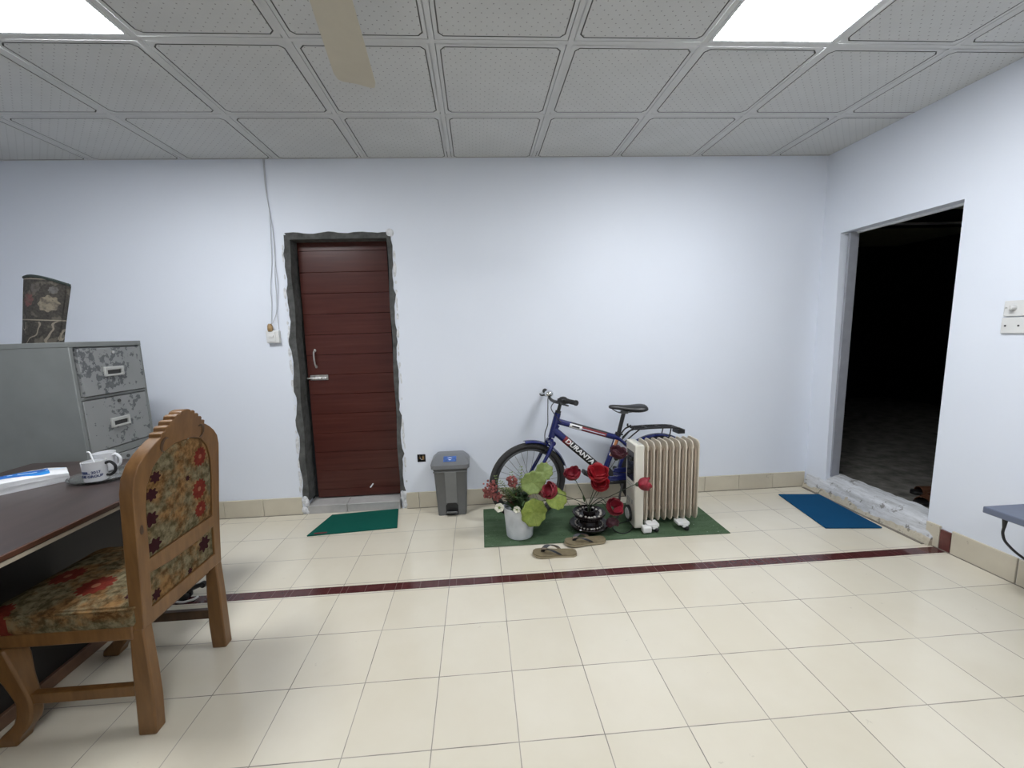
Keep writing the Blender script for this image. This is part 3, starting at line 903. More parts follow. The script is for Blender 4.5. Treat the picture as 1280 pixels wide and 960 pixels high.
bm = B(); plate(bm, [(-.046, .004), (.046, .004), (.046, .080), (.03, .100), (0, .107), (-.03, .100), (-.046, .080)], [], .006, lambda u, v, w: (u, -.0795 - w, v)); obj('pedal_recess', bm, 'black', t, smooth=0)
bm = B(); bx(bm, -.039, .039, -.112, -.080, .022, .032); bx(bm, -.039, .039, -.112, -.106, .022, .042); obj('pedal', bm, 'bin', t, bevel=.002)
bm = B()
sl = Matrix.Translation((0, -.0615, .4345)) @ rx(math.radians(30))
vs = box(bm, (0, 0, 0), (.095, .054, .0012)); move(vs, sl); st = obj('sticker', bm, 'sticker_blue', t, smooth=0)
bm = B()
for tri in (((-.018, .002), (0, -.016), (.018, .002), (0, -.006)), ((-.02, .02), (0, .006), (.02, .02), (0, .014))):
    f = [bm.verts.new(sl @ Vector((x, y, .0012))) for x, y in tri]; bm.faces.new(f)
obj('emblem', bm, 'sticker_pale', st, smooth=0)

# ------------------------------------------------------------------ bicycle (local: x to the rear, y to the wall, z up)
bike = thing('bicycle', 'blue bicycle leaning on the white wall behind potted flowers and heater', 'bicycle', (0, 2.815, 0), (-.045, 0, 0))
AX, AZ, RX, RZ_ = .325, .290, 1.285, .288
def circ(cx, cz, r, n=48, y=0, a0=0, a1=2 * PI): return [(cx + r * math.cos(a0 + (a1 - a0) * k / n), y, cz + r * math.sin(a0 + (a1 - a0) * k / n)) for k in range(n if abs(a1 - a0) > 6.28 else n + 1)]
HT0, HT1 = Vector((.505, 0, .598)), Vector((.556, 0, .772))
hax = (HT1 - HT0).normalized()
STEER = math.radians(13)
ST = Matrix.Translation(HT0) @ Matrix.Rotation(STEER, 4, hax) @ Matrix.Translation(-HT0)
def steer(bm):
    for v in bm.verts: v.co = ST @ v.co
    return bm
def wheel(cx, cz, R_, front):
    f = steer if front else (lambda b: b)
    bm = B(); tube(bm, circ(cx, cz, R_ - .022, 56), .022, 10, True, up=(0, 1, 0)); w_ = obj('wheel', f(bm), 'tyre', bike, label='front wheel with black tyre' if front else 'rear wheel mostly hidden behind the heater')
    bm = B(); tube(bm, circ(cx, cz, R_ - .052, 56), .010, 8, True, up=(0, 1, 0)); obj('rim', f(bm), 'rim', w_)
    bm = B()
    for k in range(28):
        a = 2 * PI * k / 28; s = 1 if k % 2 else -1
        b = a + (.5 if (k // 2) % 2 else -.5)
        tube(bm, [(cx + .018 * math.cos(b), s * .026, cz + .018 * math.sin(b)), (cx + (R_ - .055) * math.cos(a), 0, cz + (R_ - .055) * math.sin(a))], .0013, 5)
    sp = obj('spokes', f(bm), 'rim', w_)
    bm = B(); lathe(bm, [(0, -.05), (.006, -.05), (.006, -.036), (.020, -.034), (.020, -.028), (.012, -.024), (.012, .024), (.020, .028), (.020, .034), (.006, .036), (.006, .05), (0, .05)], 16, (cx, 0, cz), 'y'); obj('hub', f(bm), 'black', w_)
    if front:
        bm = B(); box(bm, (cx + .135, -.014, cz + .112), (.022, .012, .070), Matrix.Rotation(-.5, 3, 'Y')); obj('reflector', f(bm), 'amber', w_, bevel=.003)
wheel(AX, AZ, .288, True)
wheel(RX, RZ_, .288, False)
bm = B()
crown = HT0 - hax * .015
for s in (-1, 1):
    tube(bm, spline([crown + Vector((0, s * .012, 0)), crown + Vector((-.012, s * .048, -.035)), (.425, s * .052, .435), (.352, s * .050, .325), (AX, s * .046, AZ)], 6), [.015] * 8 + [.013] * 9 + [.010] * 8, 10)
tube(bm, [crown + Vector((0, -.055, -.018)), crown + Vector((0, .055, -.018))], .017, 10)
obj('fork', steer(bm), 'blue_paint', bike)
bm = B()
for s in (-1, 1):
    tube(bm, [crown + Vector((-.025, s * .05, -.045)), crown + Vector((-.055, s * .03, -.075)), crown + Vector((-.04, s * .012, -.02))], .007, 6)
    box(bm, crown + Vector((-.060, s * .028, -.082)), (.045, .012, .012))
obj('brake', steer(bm), 'black', bike)
def fender(name, cx, cz, r, a0, a1, f, m='blue_paint'):
    bm = B()
    rows = []
    n = 26
    for k in range(n + 1):
        a = a0 + (a1 - a0) * k / n
        row = []
        for s in (-1, -.6, 0, .6, 1):
            rr = r - .014 * s * s
            row.append((cx + rr * math.cos(a), s * .031, cz + rr * math.sin(a)))
        rows.append(row)
    for th in (0, .003):
        R_ = [[bm.verts.new((cx + (x - cx) * (1 + th), y, cz + (z - cz) * (1 + th))) for x, y, z in row] for row in rows]
        for A, C in zip(R_, R_[1:]):
            for k in range(4): bm.faces.new((A[k], A[k + 1], C[k + 1], C[k]) if th else (A[k], C[k], C[k + 1], A[k + 1]))
    obj(name, f(bm), m, bike)
fender('fender', AX, AZ, .305, math.radians(95), math.radians(15), steer)
fender('fender', RX, RZ_, .305, math.radians(175), math.radians(45), lambda b: b)
# frame
BBx, BBz = .886, .318
bm = B()
tube(bm, [HT0, HT1], .024, 14)
TT0, TT1 = Vector((.548, 0, .715)), Vector((.990, 0, .572))
DT0, DT1 = Vector((.520, 0, .655)), Vector((BBx, 0, BBz + .005))
tube(bm, [TT0, TT1], .0215, 14)
tube(bm, [DT0, DT1], .0275, 14)
SC = Vector((.994, 0, .600))
tube(bm, [(BBx, 0, BBz), SC], .020, 12)
lathe(bm, [(0, -.04), (.027, -.04), (.027, .04), (0, .04)], 16, (BBx, 0, BBz), 'y')
for s in (-1, 1):
    tube(bm, [(BBx + .02, s * .03, BBz), (RX, s * .058, RZ_)], .012, 10)
    tube(bm, [(.988, s * .018, .575), (1.05, s * .045, .52), (RX, s * .058, RZ_)], .010, 10)
tube(bm, [TT0 + Vector((.01, 0, -.03)), DT0 + Vector((.015, 0, -.005))], .014, 8)
frame = obj('frame', bm, 'blue_paint', bike)
# decals: thin sleeves round the tubes
def sleeve(name, a, b, r, m, half=None):
    bm = B()
    d = (b - a).normalized(); sd = Vector((0, -1, 0)); up = d.cross(sd).normalized()
    n = 14; lo, hi = half or (0, 2 * PI)
    A = []
    for p in (a, b):
        A.append([bm.verts.new(p + (sd * math.cos(lo + (hi - lo) * k / n) + up * math.sin(lo + (hi - lo) * k / n)) * r) for k in range(n + 1)])
    for k in range(n): bm.faces.new((A[0][k], A[0][k + 1], A[1][k + 1], A[1][k]))
    return obj(name, bm, m, frame)
dd = (DT1 - DT0)
td = (TT1 - TT0)
sleeve('decal', DT0 + dd * .20, DT0 + dd * .32, .0281, 'red_decal', (-1.2, 1.3))
sleeve('decal', DT0 + dd * .32, DT0 + dd * .84, .0282, 'black', (-1.0, 1.3))
sleeve('decal', DT0 + dd * .22, DT0 + dd * .84, .0284, 'black', (1.0, 2.0))
sleeve('decal', DT0 + dd * .22, DT0 + dd * .84, .0284, 'black', (-2.0, -.9))
sleeve('decal', TT0 + td * .20, TT0 + td * .40, .0220, 'white_decal', (-.6, .9))
sleeve('decal', TT0 + td * .24, TT0 + td * .36, .0224, 'black', (-.1, .4))
sleeve('decal', TT0 + td * .40, TT0 + td * .80, .0220, 'red_decal', (-.6, .9))
sleeve('decal', TT0 + td * .40, TT0 + td * .78, .0224, 'sticker_pale', (-.30, -.05) if False else (.02, .28))
sleeve('decal', TT0 + td * .22, TT0 + td * .82, .0223, 'black', (-1.6, -.6) if True else None)
sv = SC - Vector((BBx, 0, BBz))
sleeve('decal', Vector((BBx, 0, BBz)) + sv * .45, Vector((BBx, 0, BBz)) + sv * .86, .0206, 'orange_decal', (-.7, .5))
sleeve('decal', Vector((BBx, 0, BBz)) + sv * .45, Vector((BBx, 0, BBz)) + sv * .86, .0210, 'white_decal', (-.8, -.55))
def lettering(s, size, p, d, r, squash=1.0):
    bm = text(s, size, 'y', .0013)
    d = d.normalized(); n_ = Vector((0, -1, 0)); up = n_.cross(d).normalized()
    if up.z < 0: up = -up
    for v in bm.verts:
        x, y, z = v.co
        x += .18 * y
        yy = y / r
        v.co = p + d * x * squash + up * (r * math.sin(yy)) + n_ * (r * math.cos(yy) + z)
    return bm
bm = lettering('DURANTA', .050, DT0 + dd * .505 + Vector((0, 0, .002)), dd, .0292, 1.10); obj('lettering', bm, 'white_decal', frame, smooth=0)
# seat post, saddle
bm = B(); tube(bm, [SC - Vector((.01, 0, .05)), (1.040, 0, .765)], .0145, 12); tube(bm, [SC - Vector((.004, 0, .012)), SC + Vector((.004, 0, .010))], .023, 12); tube(bm, [SC + Vector((.02, -.03, .0)), SC + Vector((.02, .02, 0))], .007, 8); obj('seat_post', bm, 'black', bike)
bm = B()
secs = []
for k, (x, w, zt, zb) in enumerate([(.925, .014, .812, .792), (.945, .022, .818, .784), (.99, .030, .815, .778), (1.04, .042, .810, .768), (1.09, .064, .811, .754), (1.14, .082, .816, .750), (1.18, .084, .814, .756), (1.203, .062, .806, .768)]):
    L = []
    for j in range(12):
        a = 2 * PI * j / 12
        L.append((math.cos(a) * w, (zt + zb) / 2 + math.sin(a) * (zt - zb) / 2 - (.006 * math.cos(a) ** 2)))
    secs.append([bm.verts.new((x, y, z)) for y, z in L])
for A, C in zip(secs, secs[1:]):
    for j in range(12): bm.faces.new((A[j], A[(j + 1) % 12], C[(j + 1) % 12], C[j]))
bm.faces.new(secs[0][::-1]); bm.faces.new(secs[-1])
sad = obj('saddle', bm, 'black', bike, smooth=60, subsurf=1)
bm = B()
for s in (-1, 1): tube(bm, spline([(.955, s * .006, .782), (1.0, s * .02, .757), (1.06, s * .022, .757), (1.13, s * .03, .765)], 5), .0035, 6)
bx(bm, 1.020, 1.062, -.022, .022, .748, .768)
obj('saddle_rail', bm, 'rim', sad)
# stem, handlebar
bm = B()
S0 = HT1 + hax * .075
tube(bm, [HT1 - hax * .01, HT1 + hax * .085], .013, 10); tube(bm, [HT1, HT1 + hax * .018], .021, 12)
tube(bm, [S0, S0 + Vector((-.052, 0, .016))], .012, 10)
obj('stem', steer(bm), 'black', bike)
BC = S0 + Vector((-.055, 0, .018))
bm = B()
hb = spline([BC + Vector((.045, -.272, .030)), BC + Vector((.020, -.16, .026)), BC + Vector((.004, -.07, .006)), BC, BC + Vector((.004, .07, .006)), BC + Vector((.020, .16, .026)), BC + Vector((.045, .272, .030))], 5)
tube(bm, hb, .011, 10)
bar = obj('handlebar', steer(bm), 'black', bike)
for s in (-1, 1):
    bm = B(); a_, b_ = BC + Vector((.045, s * .272, .030)), BC + Vector((.026, s * .175, .028))
    tube(bm, [a_, a_ + (b_ - a_) * .08, a_ + (b_ - a_) * .1, a_ + (b_ - a_) * .9, b_], [.019, .019, .0165, .0165, .018], 12); obj('grip', steer(bm), 'rubber', bar)
    bm = B(); tube(bm, spline([b_ + Vector((-.01, s * -.02, -.004)), b_ + Vector((-.045, s * .0, -.014)), a_ + Vector((-.048, s * -.02, -.018))], 4), .006, 6); box(bm, b_ + Vector((-.012, s * -.02, -.004)), (.034, .026, .026)); obj('brake_lever', steer(bm), 'black', bar)
bm = B(); bp = BC + Vector((.010, .105, .030)); sphere(bm, bp + Vector((0, 0, .006)), .034, 10, (1, 1, .8)); tube(bm, [bp - Vector((0, 0, .028)), bp], .010, 8); obj('bell', steer(bm), 'chrome', bar)
bm = B(); box(bm, BC + Vector((.02, -.125, .020)), (.055, .085, .030)); sphere(bm, BC + Vector((.02, -.125, .030)), .034, 8, (.9, 1.2, .6)); obj('shifter', steer(bm), 'rubber', bar, bevel=.006)
bm = B()
tube(bm, spline([BC + Vector((-.012, .13, .012)), BC + Vector((-.035, .02, -.08)), (.475, -.035, .70), (.452, -.045, .635), crown + Vector((-.045, -.04, -.05))], 6), .0035, 6)
tube(bm, spline([BC + Vector((-.012, -.13, .012)), BC + Vector((-.02, -.04, -.05)), (.555, -.03, .73), (.575, -.026, .71)], 6), .0032, 6)
obj('brake_cable', bm, 'black', bike)
# rear carrier, crank, chain guard
bm = B()
for y in (-.055, 0, .055): tube(bm, spline([(1.085, y, .662), (1.10, y, .640), (1.25, y, .642), (1.40, y, .636), (1.462, y, .612)], 5), .0062, 8)
for x, z in ((1.10, .640), (1.19, .642), (1.29, .642), (1.39, .637), (1.458, .613)): tube(bm, [(x, -.058, z), (x, .058, z)], .0055, 8)
bx(bm, 1.42, 1.47, -.045, .045, .590, .620)
for s in (-1, 1):
    tube(bm, [(1.36, s * .06, .636), (RX + .01, s * .066, RZ_ + .02)], .005, 6)
    tube(bm, spline([(1.10, s * .05, .640), (1.06, s * .045, .625), (1.015, s * .03, .578)], 4), .0058, 6)
    tube(bm, spline([(1.14, s * .05, .640), (1.09, s * .045, .60), (1.03, s * .035, .545)], 4), .005, 6)
obj('rear_rack', bm, 'black', bike)
for s in (-1, 1):
    bm = B(); tube(bm, [(BBx, s * .055, BBz), (BBx + s * .145, s * .062, BBz - s * .018)], .010, 8); obj('crank_arm', bm, 'black', bike)
bm = B(); lathe(bm, [(0, -.048), (.055, -.046), (.055, -.042), (0, -.040)], 24, (BBx, 0, BBz), 'y'); obj('chainring', bm, 'black', bike)
for s in (-1, 1):
    bm = B(); box(bm, (BBx + s * .150, s * .110 if s > 0 else -.110, BBz - s * .02 + (.012 if s < 0 else 0)), (.075, .080, .026), Matrix.Rotation(.5, 3, 'Y')); obj('pedal', bm, 'black', bike, bevel=.005)
bm = B()
bx(bm, BBx + .02, RX + .02, -.052, -.046, BBz - .048, BBz - .012)
bx(bm, BBx + .06, RX + .02, -.052, -.046, BBz + .012, BBz + .046)
obj('chain_guard', bm, 'blue_paint', bike, bevel=.004)
bm = B(); bx(bm, BBx - .02, RX + .02, -.058, -.040, BBz - .070, BBz - .052); sphere(bm, (RX, -.05, RZ_), .05, 10, (1, .2, 1)); obj('chain', bm, 'black', bike)
bm = B(); tube(bm, [(.985, -.055, .17), (.960, -.075, .0)], .008, 8); tube(bm, [(.985, -.055, .17), (1.03, -.04, BBz - .01)], .008, 8); obj('kickstand', bm, 'rim', bike)

# ------------------------------------------------------------------ oil heater
t = thing('oil_heater', 'cream oil-filled radiator heater on green mat, right of the flowers', 'heater', (1.0, 2.53, 0))
fin0, pitch = .086, .0432
def fin_loop(d0, d1, z0, z1):
    out = []
    for (y, z, ry_, rz_, a0) in ((d1, z1, .034, .034, 0), (d0, z1, .034, .034, PI / 2), (d0, z0, .03, .055, PI), (d1, z0, .03, .055, 1.5 * PI)):
        sy = -1 if y == d1 else 1
        sz = -1 if z == z1 else 1
        for k in range(6):
            a = a0 + PI / 2 * k / 5
            out.append((y + sy * ry_ + ry_ * math.cos(a), z + sz * rz_ + rz_ * math.sin(a)))
    return out
for k in range(9):
    x = fin0 + pitch * k
    bm = B()
    plate(bm, fin_loop(0.0, .160, .062, .612), [], .0075, lambda u, v, w: (x + w, u, v))
    obj('fin', bm, 'heater', t, bevel=.003)
bm = B()
for k in range(9):
    x = fin0 + pitch * k
    for y in (.038, .080, .122):
        tube(bm, [(x, y, .11), (x, y, .15), (x, y, .53), (x, y, .57)], [.005, .0125, .0125, .005], 8)
tube(bm, [(.06, .08, .135), (fin0 + pitch * 8, .08, .135)], .022, 12)
tube(bm, [(.06, .08, .545), (fin0 + pitch * 8, .08, .545)], .022, 12)
obj('oil_tube', bm, 'heater_fin', t)
bm = B()
vs = bx(bm, 0, .062, -.004, .164, .028, .598)
for v in vs:
    if v.co.z > .3 and v.co.x < .01: v.co.z += .004
ctl = obj('control_box', bm, 'heater_box', t, bevel=.008)
bm = B(); bx(bm, -.003, .002, .022, .135, .345, .545); obj('control_panel', bm, 'display', ctl, bevel=.002)
for (y, z) in ((.10, .49), (.06, .49), (.08, .40)):
    bm = B(); lathe(bm, [(0, -.016), (.012, -.016), (.014, -.002), (0, -.002)], 14, (0, y, z), 'x'); obj('dial', bm, 'black', ctl)
bm = B()
bm.free()
for z in (.30, .318):
    bm = B(); bx(bm, -.0015, .001, .03, .14, z, z + .006); obj('vent_slot', bm, 'grey_print', ctl, smooth=0)
for y in (.035, .075, .11):
    bm = B(); bx(bm, -.0015, .001, y, y + .02, .18, .21); obj('vent_slot', bm, 'grey_print', ctl, smooth=0)
bm = B()
for k in range(7): bx(bm, .008, .056, .014 + .02 * k, .022 + .02 * k, .5975, .6005)
obj('top_vent', bm, 'grey_print', ctl, smooth=0)
bm = B(); lathe(bm, [(0, -.022), (.034, -.022), (.040, -.016), (.040, 0), (0, 0)], 28, (0, .085, .100), 'x'); wl = obj('cord_winder', bm, 'white_plastic', t)
bm = B(); lathe(bm, [(.040, -.018), (.055, -.018), (.055, -.004), (.040, -.004)], 28, (0, .085, .100), 'x'); obj('rim', bm, 'black', wl)
for (x, y) in ((.128, -.018), (.335, -.018), (.128, .175), (.335, .175)):
    bm = B(); bx(bm, x - .05, x + .03, y - .016 if y < 0 else y - .05, y + .05 if y < 0 else y + .016, .046, .066); bx(bm, x - .016, x + .020, y - .018, y + .018, .030, .052); cb = obj('caster', bm, 'white_plastic', t, bevel=.003)
    bm = B(); lathe(bm, [(0, -.014), (.012, -.014), (.019, -.009), (.019, .009), (.012, .014), (0, .014)], 16, (x + .012, y - .006, .0245), 'x'); obj('caster_wheel', bm, 'black', cb)
bm = B(); box(bm, (.072, -.028, .034), (.058, .05, .042)); obj('foot_bracket', bm, 'white_plastic', t, bevel=.008, label='white plastic foot below the control box')
bm = B(); tube(bm, spline([(.02, .05, .03), (-.03, .00, .010), (-.09, -.02, .009), (-.125, .02, .009), (-.11, .09, .009), (-.03, .13, .009), (.02, .12, .03)], 6), .004, 6); obj('power_cord', bm, 'black', t)

# ------------------------------------------------------------------ white flower pot with artificial plants
PX, PY = .236, 2.590
pot = thing('potted_plant', 'white flower pot with round green leaves and pink sprays on green mat', 'potted plant', (PX, PY, .0055))
bm = B(); lathe(bm, [(0, 0), (.084, 0), (.088, .004), (.103, .196), (.106, .204), (.103, .208), (.097, .205), (.094, .17), (0, .17)], 36); obj('pot', bm, 'pot', pot)
def leaf_bm(r, cup=.25, wav=.06, lobes=9, seed=0):
    bm = B()
    rg = random.Random(seed)
    ph = rg.random() * 6
    rings = [[bm.verts.new((0, 0, -cup * r * .3))]]
    n = 45
    for k in range(1, 6):
        f = k / 5
        row = []
        for j in range(n):
            a = 2 * PI * j / n
            rr = r * f * (1 + .05 * math.sin(lobes * a) * f + .06 * math.sin(2 * a + ph))
            z = cup * r * (f * f - .3) + wav * r * f * math.sin(lobes * a) + .10 * r * f * math.sin(3 * a + ph)
            row.append(bm.verts.new((rr * math.cos(a), rr * math.sin(a), z)))
        rings.append(row)
    for j in range(n): bm.faces.new((rings[0][0], rings[1][j], rings[1][(j + 1) % n]))
    for A, C in zip(rings[1:], rings[2:]):
        for j in range(n): bm.faces.new((A[j], C[j], C[(j + 1) % n], A[(j + 1) % n]))
    return bm
def add_leaf(p, r, face, m, seed, cup=.2):
    """p relative to the pot; face = direction the leaf faces"""
    o = obj('leaf', leaf_bm(r, cup, .03, 9, seed), m, pot)
    q = Vector(face).normalized().to_track_quat('Z', 'Y')
    o.location = p; o.rotation_euler = q.to_euler()
    so = o.modifiers.new('solid', 'SOLIDIFY'); so.thickness = .0012
    return o
def wp(x, z, y): return Vector((x - PX, y - PY, z))
leaves = [(wp(.322, .392, 2.50), .076, (-.1, -1, .25), 'leaf', 1), (wp(.318, .205, 2.470), .084, (-.05, -1, .20), 'leaf_lime', 2), (wp(.470, .265, 2.52), .076, (.45, -.75, .55), 'leaf_lime', 3), (wp(.400, .440, 2.56), .062, (.5, -1, .6), 'leaf', 4)]
for l in leaves: add_leaf(*l)
bm = B()
for (p, r, f, m_, s_) in leaves: tube(bm, spline([(.02, -.01, .16), Vector((.3 * p.x + .02, p.y * .4, .20 + .4 * (p.z - .2))), p - Vector(f).normalized() * -.004 * -1], 5), .0032, 6)
for a in range(9):
    an = a * .7
    tube(bm, spline([(.02 * math.cos(an), .02 * math.sin(an), .17), (.05 * math.cos(an) - .03, .04 * math.sin(an), .28), (.085 * math.cos(an) - .06, .05 * math.sin(an), .34)], 4), .0022, 5)
obj('stems', bm, 'stem', pot)
# dark narrow leaves and fern fronds
def blade(bm, p0, d, L, w, droop, rg):
    d = Vector(d).normalized(); side = d.cross(Vector((0, 0, 1)))
    if side.length < .1: side = Vector((1, 0, 0))
    side.normalize()
    A, C = [], []
    for k in range(6):
        f = k / 5
        c = Vector(p0) + d * L * f + Vector((0, 0, -droop * f * f))
        ww = w * math.sin(PI * min(1, .12 + .88 * f) * .98 + .02)
        A.append(bm.verts.new(c + side * ww)); C.append(bm.verts.new(c - side * ww + Vector((0, 0, .15 * ww))))
    for k in range(5): bm.faces.new((A[k], A[k + 1], C[k + 1], C[k]))
rg = random.Random(5)
bm = B()
for k in range(80):
    a = rg.random() * 2 * PI; e = .3 + .9 * rg.random()
    blade(bm, (rg.uniform(-.05, .05) - .01, rg.uniform(-.06, .05), .185 + .10 * rg.random()), (math.cos(a) * math.cos(e), math.sin(a) * math.cos(e), math.sin(e)), .07 + .07 * rg.random(), .008 + .006 * rg.random(), .03, rg)
obj('foliage', bm, 'leaf_dark', pot, smooth=60)
bm = B()
for (x, z, y) in ((.085, .43, 2.55), (.12, .40, 2.52), (.155, .36, 2.50), (.19, .43, 2.60), (.26, .45, 2.64)):
    base = Vector((-.03, -.02, .20)); tip = wp(x, z, y)
    for k in range(9):
        f = .35 + .65 * k / 8
        c = base.lerp(tip, f)
        for s in (-1, 1): blade(bm, c, (tip - base).normalized() * .6 + Vector((s * .8, -.3, 0)), .058 * (1.25 - f), .012, .006, rg)
obj('fern', bm, 'fern', pot, smooth=60)
for i, (x, z, y, r) in enumerate([(.045, .365, 2.52, .048), (.09, .30, 2.51, .032), (.195, .39, 2.55, .038), (.385, .318, 2.53, .036), (.03, .32, 2.53, .03)]):
    bm = B()
    for k in range(58 if r > .035 else 30):
        v = Vector((rg.gauss(0, 1), rg.gauss(0, 1), rg.gauss(0, 1))).normalized() * r * (.4 + .65 * rg.random())
        sphere(bm, wp(x, z, y) + v, .0056 + .0040 * rg.random(), 4)
    tube(bm, spline([(-.01, -.01, .18), wp(x, z, y) * .6 + Vector((0, 0, .11)), wp(x, z, y)], 4), .0018, 5)
    obj('flower_spray', bm, 'berry', pot)
for (x, z, y, r) in ((.100, .247, 2.475, .029), (.212, .224, 2.482, .022)):
    fl = obj('white_flower', leaf_bm(r, .25, .10, 6, 8), 'petal_white', pot)
    fl.location = wp(x, z, y); fl.rotation_euler = Vector((-.2, -1, .3)).to_track_quat('Z', 'Y').to_euler()
    so = fl.modifiers.new('solid', 'SOLIDIFY'); so.thickness = .001
    bm = B(); sphere(bm, (0, 0, .002), r * .3, 6); obj('flower_centre', bm, 'fern', fl)

# ------------------------------------------------------------------ dark tiered vase and red flowers
VX, VY = .712, 2.600
v = thing('vase', 'black two-tier vase with rings of white pebbles on green mat', 'vase', (VX, VY, .0055))
bm = B(); lathe(bm, [(0, 0), (.075, 0), (.080, .006), (.118, .024), (.133, .046), (.128, .052), (.112, .044), (.085, .040), (.066, .056), (.062, .072), (.072, .084), (.100, .104), (.112, .124), (.108, .129), (.094, .122), (.060, .110), (.042, .114), (.038, .140), (.032, .140), (.028, .100), (0, .10)], 44); obj('body', bm, 'vase', v)
bm = B()
for k in range(20): sphere(bm, ((.080 + .005 * math.sin(k * 2.3)) * math.cos(k * PI / 10 + .08 * math.sin(k * 5)), (.080 + .005 * math.sin(k * 2.3)) * math.sin(k * PI / 10 + .08 * math.sin(k * 5)), .1205), .0075 + .003 * math.sin(k * 1.7) ** 2, 6, (1, 1, .75))
obj('pebble_ring', bm, 'pebble', v, label='upper ring of white pebbles')
bm = B()
for k in range(26): sphere(bm, (.092 * math.cos(k * PI / 13), .092 * math.sin(k * PI / 13), .046), .0062, 5, (1, 1, .8))
obj('pebble_ring', bm, 'pebble', v, label='lower ring of small white beads')
def bloom_bm(r, h, seed, open_=.3):
    """cup of overlapping petals, base at origin, opening along +z"""
    bm = B()
    rg = random.Random(seed)
    for layer, (n, rr, hh, off) in enumerate(((3, .80, 1.02, .5), (4, 1.0, .95, 0), (4, 1.08, .80, .4))):
        for k in range(n):
            a0 = 2 * PI * (k + off) / n + rg.uniform(-.15, .15)
            grid = []
            for i in range(6):
                f = i / 5
                row = []
                for j in range(7):
                    g = j / 6 - .5
                    wd = (1.15 * math.sin(PI * (.10 + .72 * f))) * 1.7
                    a = a0 + g * wd * (1.15 if layer else 1.3)
                    R_ = r * rr * (math.sin(PI * .5 * min(1, f * 1.35 + .1)) + open_ * max(0, f - .55) - .12 * abs(g) * 2 * f)
                    z = h * hh * f - h * .16 * (abs(g) * 2) ** 2 * f
                    row.append(bm.verts.new((R_ * math.cos(a), R_ * math.sin(a), z)))
                grid.append(row)
            for A, C in zip(grid, grid[1:]):
                for j in range(6): bm.faces.new((A[j], A[j + 1], C[j + 1], C[j]))
    return bm
NK = Vector((VX, VY, .115))
FL = [  # bloom base, axis, r, h, material, label
    ((.452, .352, 2.425), (-.85, -.35, .50), .050, .075, 'petal_red', 'crimson flower arching left over the green leaves, leftmost of the vase flowers', 1),
    ((.608, .385, 2.57), (-.35, -.25, .8), .050, .070, 'petal_red', 'crimson flower in front of the bicycle pedal, second from left in the black vase', 1),
    ((.752, .370, 2.55), (-.05, -.5, 1.0), .058, .105, 'petal_bright', 'largest bright red flower standing upright above the middle of the black vase', 1),
    ((.985, .365, 2.455), (1.0, -.15, .05), .040, .085, 'petal_red', 'crimson flower reaching right in front of the cream heater', 1),
    ((.838, .180, 2.52), (.25, -.7, .55), .052, .072, 'petal_red', 'crimson flower hanging low between the black vase and heater', 1),
    ((.905, .490, 2.62), (.2, -.3, 1.0), .050, .080, 'petal_dark', 'dark maroon flower beside the top of the heater control box', 1),
    ((.845, .118, 2.54), (.15, -.3, -1.0), .040, .065, 'petal_dark', 'dark maroon flower drooping to the mat right of the black vase', 0),
]
for i, ((x, z, y), ax, r, h, m_, lab, lf) in enumerate(FL):
    P = Vector((x, y, z)); ax = Vector(ax).normalized()
    f = thing('artificial_flower', lab, 'flower', P, group='red flowers in the black vase')
    bm = bloom_bm(r, h, 20 + i, .25 if i != 2 else .45)
    mt = ax.to_track_quat('Z', 'Y').to_matrix().to_4x4()
    bmesh.ops.transform(bm, matrix=mt, verts=bm.verts)
    o = obj('bloom', bm, m_, f, smooth=60)
    so = o.modifiers.new('solid', 'SOLIDIFY'); so.thickness = .0012
    if i == 2:
        bm = bloom_bm(.052, .075, 77, .4); bmesh.ops.transform(bm, matrix=Matrix.Translation((.012, -.012, -.055)) @ mt, verts=bm.verts)
        o = obj('lower_bloom', bm, m_, f, smooth=60); so = o.modifiers.new('solid', 'SOLIDIFY'); so.thickness = .0012
    bm = B()
    s0 = NK + Vector((.008 * math.cos(i * 2), .008 * math.sin(i * 2), 0)) - P
    midp = s0.lerp(Vector((0, 0, 0)), .55) + Vector((0, 0, .03 if i not in (4, 6) else .09))
    start = s0 + Vector((0, 0, .05)) + (Vector((0, 0, 0)) - s0) * .06
    tube(bm, spline([s0, start, midp, -ax * .012, Vector((0, 0, 0))], 6), .0024, 6)
    sphere(bm, ax * .002, r * .35, 6)
    obj('stem', bm, 'stem', f)
    if lf:
        bm = B(); dv = (Vector((0, 0, 0)) - s0).normalized(); blade(bm, s0.lerp(midp, .5), dv + Vector((.1, -.2, .2)), .07, .008, .004, rg); o = obj('leaf', bm, 'leaf_dark', f, smooth=60)

